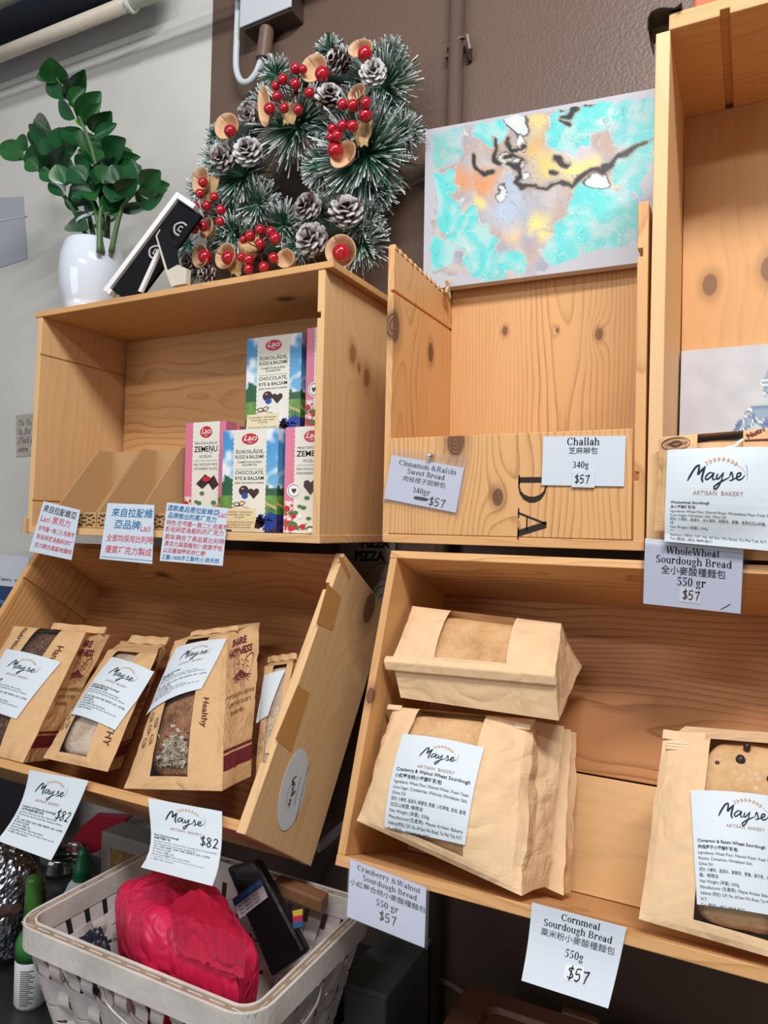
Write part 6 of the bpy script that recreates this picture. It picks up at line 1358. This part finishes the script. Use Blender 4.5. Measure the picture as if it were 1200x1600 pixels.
# left of the basket
def lathe_px(cx, Yd, prof, mat, mb=None, n=28):
    """prof: (half-width px, y px) pairs at depth Yd"""
    o = atY(cx, 800, Yd); k = (o - EYE).dot(CF) / FPX; mb = mb or MB()
    mb.lathe([(max(1e-5, r * k), atY(cx, y, Yd).z) for r, y in prof], V((o.x, o.y, 0)), mat, n); return mb
bp = atZ(48, 1566, CZ); GREEN = pm('green_cap', (62, 116, 42), .3, .5); WB = pm('white_label_bottle', (204, 206, 206), .35, .5); DG = pm('green_band', (52, 120, 56), .35, .5)
cx_ = 800 + 0; Yb1 = bp.y
def colx(py, px0=48, py0=1566): return px0 + (py0 - py) * .022
bo = atY(48, 1566, Yb1); kb = (bo - EYE).dot(CF) / FPX; zz_ = lambda y: CZ + (1566 - y) * kb * 1.04
t = thing('spray_bottle', (bo.x, bo.y, CZ), 'white bottle with green cap and printed label left of the basket', 'bottle', 'bottles on the counter')
mb = MB(); mb.lathe([(0, CZ + .0005), (22 * kb, CZ + .0005), (24.5 * kb, zz_(1560)), (24.5 * kb, zz_(1496))], (bo.x, bo.y, 0), WB, 30)
pr = Print(mb, lambda x, y: V((bo.x + (24.8 * kb) * sin(radians(x + 18)), bo.y - (24.8 * kb) * cos(radians(x + 18)), zz_(1562) + (zz_(1500) - zz_(1562)) * y / 100)))
for k in range(17):
    L_ = 30 + (k * 37 % 23)
    for q_ in range(4): pr.poly([(-5 + q_ * L_ / 4, 8 + 5 * k), (-5 + (q_ + .92) * L_ / 4, 8 + 5 * k), (-5 + (q_ + .92) * L_ / 4, 10.4 + 5 * k), (-5 + q_ * L_ / 4, 10.4 + 5 * k)], GREYINK)
mb.build('bottle_body', t, smooth=True)
mb = MB(); mb.lathe([(24.6 * kb, zz_(1496)), (24.4 * kb, zz_(1474)), (20 * kb, zz_(1464)), (14 * kb, zz_(1456)), (13 * kb, zz_(1450))], (bo.x, bo.y, 0), DG, 30); mb.build('green_band', t, smooth=True)
mb = MB(); mb.lathe([(14 * kb, zz_(1450)), (15 * kb, zz_(1440)), (13 * kb, zz_(1418)), (12.5 * kb, zz_(1384)), (10 * kb, zz_(1378)), (0, zz_(1376))], (bo.x, bo.y, 0), GREEN, 24); mb.build('cap', t, smooth=True)
Y2b = 1.10; o2 = atY(128, 1400, Y2b); k2 = (o2 - EYE).dot(CF) / FPX
t = thing('squeeze_bottle', (o2.x, o2.y, CZ), 'white squeeze bottle with pointed dark green cap behind the basket', 'bottle', 'bottles on the counter')
zt_ = lambda y: max(CZ + .003, atY(128, y, Y2b).z)
mb = MB(); mb.lathe([(0, CZ + .0005), (27 * k2, CZ + .0005), (28 * k2, zt_(1420)), (27 * k2, zt_(1395)), (20 * k2, zt_(1378)), (14 * k2, zt_(1372))], (o2.x, o2.y, 0), pm('milky_bottle', (206, 210, 208), .3, .5), 26); mb.build('bottle_body', t, smooth=True)
mb = MB(); mb.lathe([(14.5 * k2, zt_(1374)), (14.5 * k2, zt_(1356)), (12 * k2, zt_(1352)), (8 * k2, zt_(1334)), (6.5 * k2, zt_(1326)), (0, zt_(1324))], (o2.x, o2.y, 0), pm('dark_green_cap', (16, 96, 60), .35, .5), 22); mb.build('pointed_cap', t, smooth=True)
fo = atY(2, 1425, .86); kf = (fo - EYE).dot(CF) / FPX
t = thing('foil_parcel', (fo.x, fo.y, CZ), 'large foil-wrapped parcel on the counter at the left edge', 'foil parcel')
mb = crumple(V((fo.x, fo.y, CZ + .108)), 62 * kf, .075, .100, 12, .07, 6.0, n=110, m=70, mat=pm('crinkled_foil', (150, 152, 158), .22, .5, 1.0, bump=.9, bscale=55)); mb.build('foil_wrap', t)
t = thing('dark_roll', fo + V((0, -.1, 0)), 'dark brown roll lying on the foil parcel at the left edge', 'roll')
mb = MB(); a_, b_ = atY(-20, 1432, .778), atY(24, 1420, .778); mb.tube([a_, b_], .0085, pm('dark_roll', (66, 44, 40), .6, vary=.3, vscale=60), 10); mb.build('roll', t)
jo = atY(98, 1370, 1.155); kj = (jo - EYE).dot(CF) / FPX
t = thing('glass_jar', (jo.x, jo.y, CZ), 'round clear glass jar in the shade behind the basket', 'jar')
GL = filmmat('jar_glass', (226, 232, 232), gloss=1.5, rough=.05, bump=.1, bscale=15)
zj = lambda y: max(CZ + .01, atY(98, y, 1.155).z)
mb = MB(); mb.lathe([(0, CZ + .001), (35 * kj, CZ + .001), (37 * kj, zj(1395)), (37 * kj, zj(1350)), (34 * kj, zj(1340)), (34 * kj, zj(1328)), (31 * kj, zj(1328)), (31 * kj, zj(1342)), (36 * kj, zj(1352)), (36 * kj, zj(1395)), (0, CZ + .006)], (jo.x, jo.y, 0), GL, 30); mb.build('jar_body', t, smooth=True)
ro = [atY(*p, 1.218) for p in ((104, 1345), (128, 1290), (150, 1272), (205, 1275), (190, 1290), (168, 1296), (165, 1352), (130, 1360))]
t = thing('red_bag', (ro[0].x + .05, 1.2, CZ), 'folded red plastic bag standing behind the jar, below the tipped crate', 'plastic bag')
mb = MB(); lo_ = [V((p.x, p.y, p.z)) for p in ro]; lo_[0].z = CZ + .001; lo_[-1].z = CZ + .001; lo_[0].x -= .01; lo_[-1].x += .0; lo_[-2].z = CZ + .04
mb.prism(lo_, (0, .016, 0), pm('dull_red_plastic', (176, 30, 54), .35, .5, bump=.6, bscale=50)); mb.build('folded_sheet', t, bevel=.004)
bo_ = [atY(158, 1345, 1.15), atY(238, 1300, 1.15)]
t = thing('carton', (bo_[0].x + .07, 1.2, CZ), 'pale cardboard carton with printed side standing behind the basket', 'box')
mb = MB(); xx0, xx1 = atY(158, 1320, 1.145).x, atY(250, 1320, 1.145).x; zt0 = atY(158, 1298, 1.145).z
mb.box((xx0, 1.145, CZ + .001), (xx1, 1.208, zt0), pm('dull_carton', (158, 146, 138), .7, vary=.15, vscale=15)); mb.build('carton_body', t, bevel=.002)
mb = MB(); mb.box((xx0 + .03, 1.1435, CZ + .03), (xx1 - .01, 1.1448, zt0 - .03), pm('carton_print', (146, 112, 64), .5, vary=.5, vscale=60)); mb.build('printed_panel', t)
t = thing('filler_bin', (-1.7, 1.2, CZ), 'dark bin added to darken the shaded back of the counter, left side', 'bin')
mb = MB(); mb.box((-2.3, 1.16, CZ + .001), (xx0 - .24, 1.236, .985), pm('dark_bin', (42, 42, 48), .45, .4)); mb.build('bin_body', t, bevel=.006)  # added dark box, keeps the white wall here from showing bright
# leaflet box and black case at the left edge
q = [atY(*p, 1.2) for p in ((-40, 866), (46, 866), (14, 950), (-40, 950))]
t = thing('leaflet_box', (q[0].x, 1.22, q[2].z), 'white and blue printed box at the left edge beside the tipped crate', 'box')
zA, zB_, zC = q[0].z, atY(0, 915, 1.2).z, q[2].z; xA, xB = atY(-40, 900, 1.2).x, atY(44, 900, 1.2).x
mb = MB(); mb.box((xA, 1.2, zB_), (xB, 1.27, zA), pm('leaflet_white', (206, 210, 220), .5)); mb.box((xA, 1.2, .986), (xB, 1.27, zB_), pm('leaflet_blue', (30, 62, 104), .4))
pr = Print(mb, lambda x, y: V((xA + (xB - xA) * x / 100, 1.1993, zB_ + (zA - zB_) * y / 100)))
pr.text('www   bakery   supply', 30, 18, 16, INK, fit=64); pr.text('baking   flour', 34, -60, 26, pm('pale_blue_print', (120, 176, 226), .5), fit=60)
mb.build('box_body', t)
# right of the basket
gx1 = atY(604, 1560, 1.05).x; gz = atY(590, 1552, 1.05).z
t = thing('plastic_tub', ((-.60 + gx1) / 2, 1.15, .02), 'grey-green plastic tub in the shade right of the basket', 'tub')
mb = MB(); mb.box((-.600, 1.055, .021), (gx1 - .004, 1.234, gz - .01), pm('grey_green_plastic', (98, 106, 102), .5)); mb.build('tub_body', t, bevel=.006)
mb = MB(); mb.box((-.604, 1.05, gz - .0098), (gx1, 1.238, gz), pm('grey_green_plastic', (98, 106, 102), .5)); mb.build('tub_lid', t, bevel=.003)
lz = .72
L4 = [atZ(*p, lz) for p in ((742, 1536), (1015, 1604), (690, 1606))]
lx0, lx1, ly1, ly0 = L4[0].x - .012, L4[0].x + .46, L4[0].y, L4[0].y - .34
BRP = pm('brown_plastic', (116, 74, 58), .42, .45)
t = thing('storage_tub', ((lx0 + lx1) / 2, (ly0 + ly1) / 2, .02), 'brown plastic storage tub with lid at the bottom edge, below the lower right crate', 'tub')
def rrect(x0, x1, y0, y1, r, z, n=6):
    P = []
    for cx, cy, a0 in ((x1 - r, y0 + r, -90), (x1 - r, y1 - r, 0), (x0 + r, y1 - r, 90), (x0 + r, y0 + r, 180)):
        for i in range(n + 1): a = radians(a0 + 90 * i / n); P.append(V((cx + r * cos(a), cy + r * sin(a), z)))
    return P
def rstack(levels, mat):
    mb = MB(); L = [rrect(*l) for l in levels]; n = len(L[0]); mb.add([p for l in L for p in l], [(k * n + i, k * n + (i + 1) % n, (k + 1) * n + (i + 1) % n, (k + 1) * n + i) for k in range(len(L) - 1) for i in range(n)] + [tuple(reversed(range(n))), tuple(range((len(L) - 1) * n, len(L) * n))], mat); return mb
rstack([(lx0 + .03, lx1 - .03, ly0 + .03, ly1 - .03, .02, .021), (lx0 + .012, lx1 - .012, ly0 + .012, ly1 - .012, .02, lz - .026)], BRP).build('tub_body', t)
rstack([(lx0, lx1, ly0, ly1, .02, lz - .025), (lx0, lx1, ly0, ly1, .02, lz - .004), (lx0 + .004, lx1 - .004, ly0 + .004, ly1 - .004, .02, lz), (lx0 + .042, lx1 - .042, ly0 + .036, ly1 - .036, .02, lz), (lx0 + .046, lx1 - .046, ly0 + .04, ly1 - .04, .02, lz + .004), (lx0 + .052, lx1 - .052, ly0 + .046, ly1 - .046, .02, lz + .004), (lx0 + .056, lx1 - .056, ly0 + .05, ly1 - .05, .018, lz - .004), (lx0 + .1, lx1 - .1, ly0 + .1, ly1 - .1, .015, lz - .004)], BRP).build('tub_lid', t)
mb = MB(); mb.box((lx0 + .16, ly1 - .004, lz - .03), (lx0 + .22, ly1 + .012, lz + .003), BRP); mb.build('lid_latch', t, bevel=.003)
t = thing('cable', atY(620, 1520, 1.285), 'grubby white cable crossing behind the pipe at the bottom of the wall', 'cable')
mb = MB(); mb.tube(curve_pts([atY(*p, 1.2935) for p in ((540, 1512), (575, 1518), (620, 1520), (664, 1526), (690, 1532), (718, 1548), (745, 1574), (760, 1600))], 5), .0055, pm('grubby_cable', (150, 130, 118), .6, vary=.15, vscale=40), 10); mb.build('cable_run', t, smooth=True)
t = thing('shelf_bracket', atY(520, 1305, 1.2), 'pale steel bracket arm behind the lower end of the tipped crate', 'bracket')
mb = MB(); a_, b_ = atY(497, 1325, 1.19), atY(545, 1283, 1.292); s_ = V((0, 0, .009)); w_ = V((.004, 0, 0)); mb.hexa([a_ - w_ + s_, a_ + w_ + s_, a_ + w_ - s_, a_ - w_ - s_, b_ - w_ + s_, b_ + w_ + s_, b_ + w_ - s_, b_ - w_ - s_], pm('pale_steel', (190, 192, 196), .4, .5, .4)); mb.build('bracket_arm', t, bevel=.001)

# ------------------------------------------------------------------ done
if _font_ob: bpy.data.objects.remove(_font_ob)
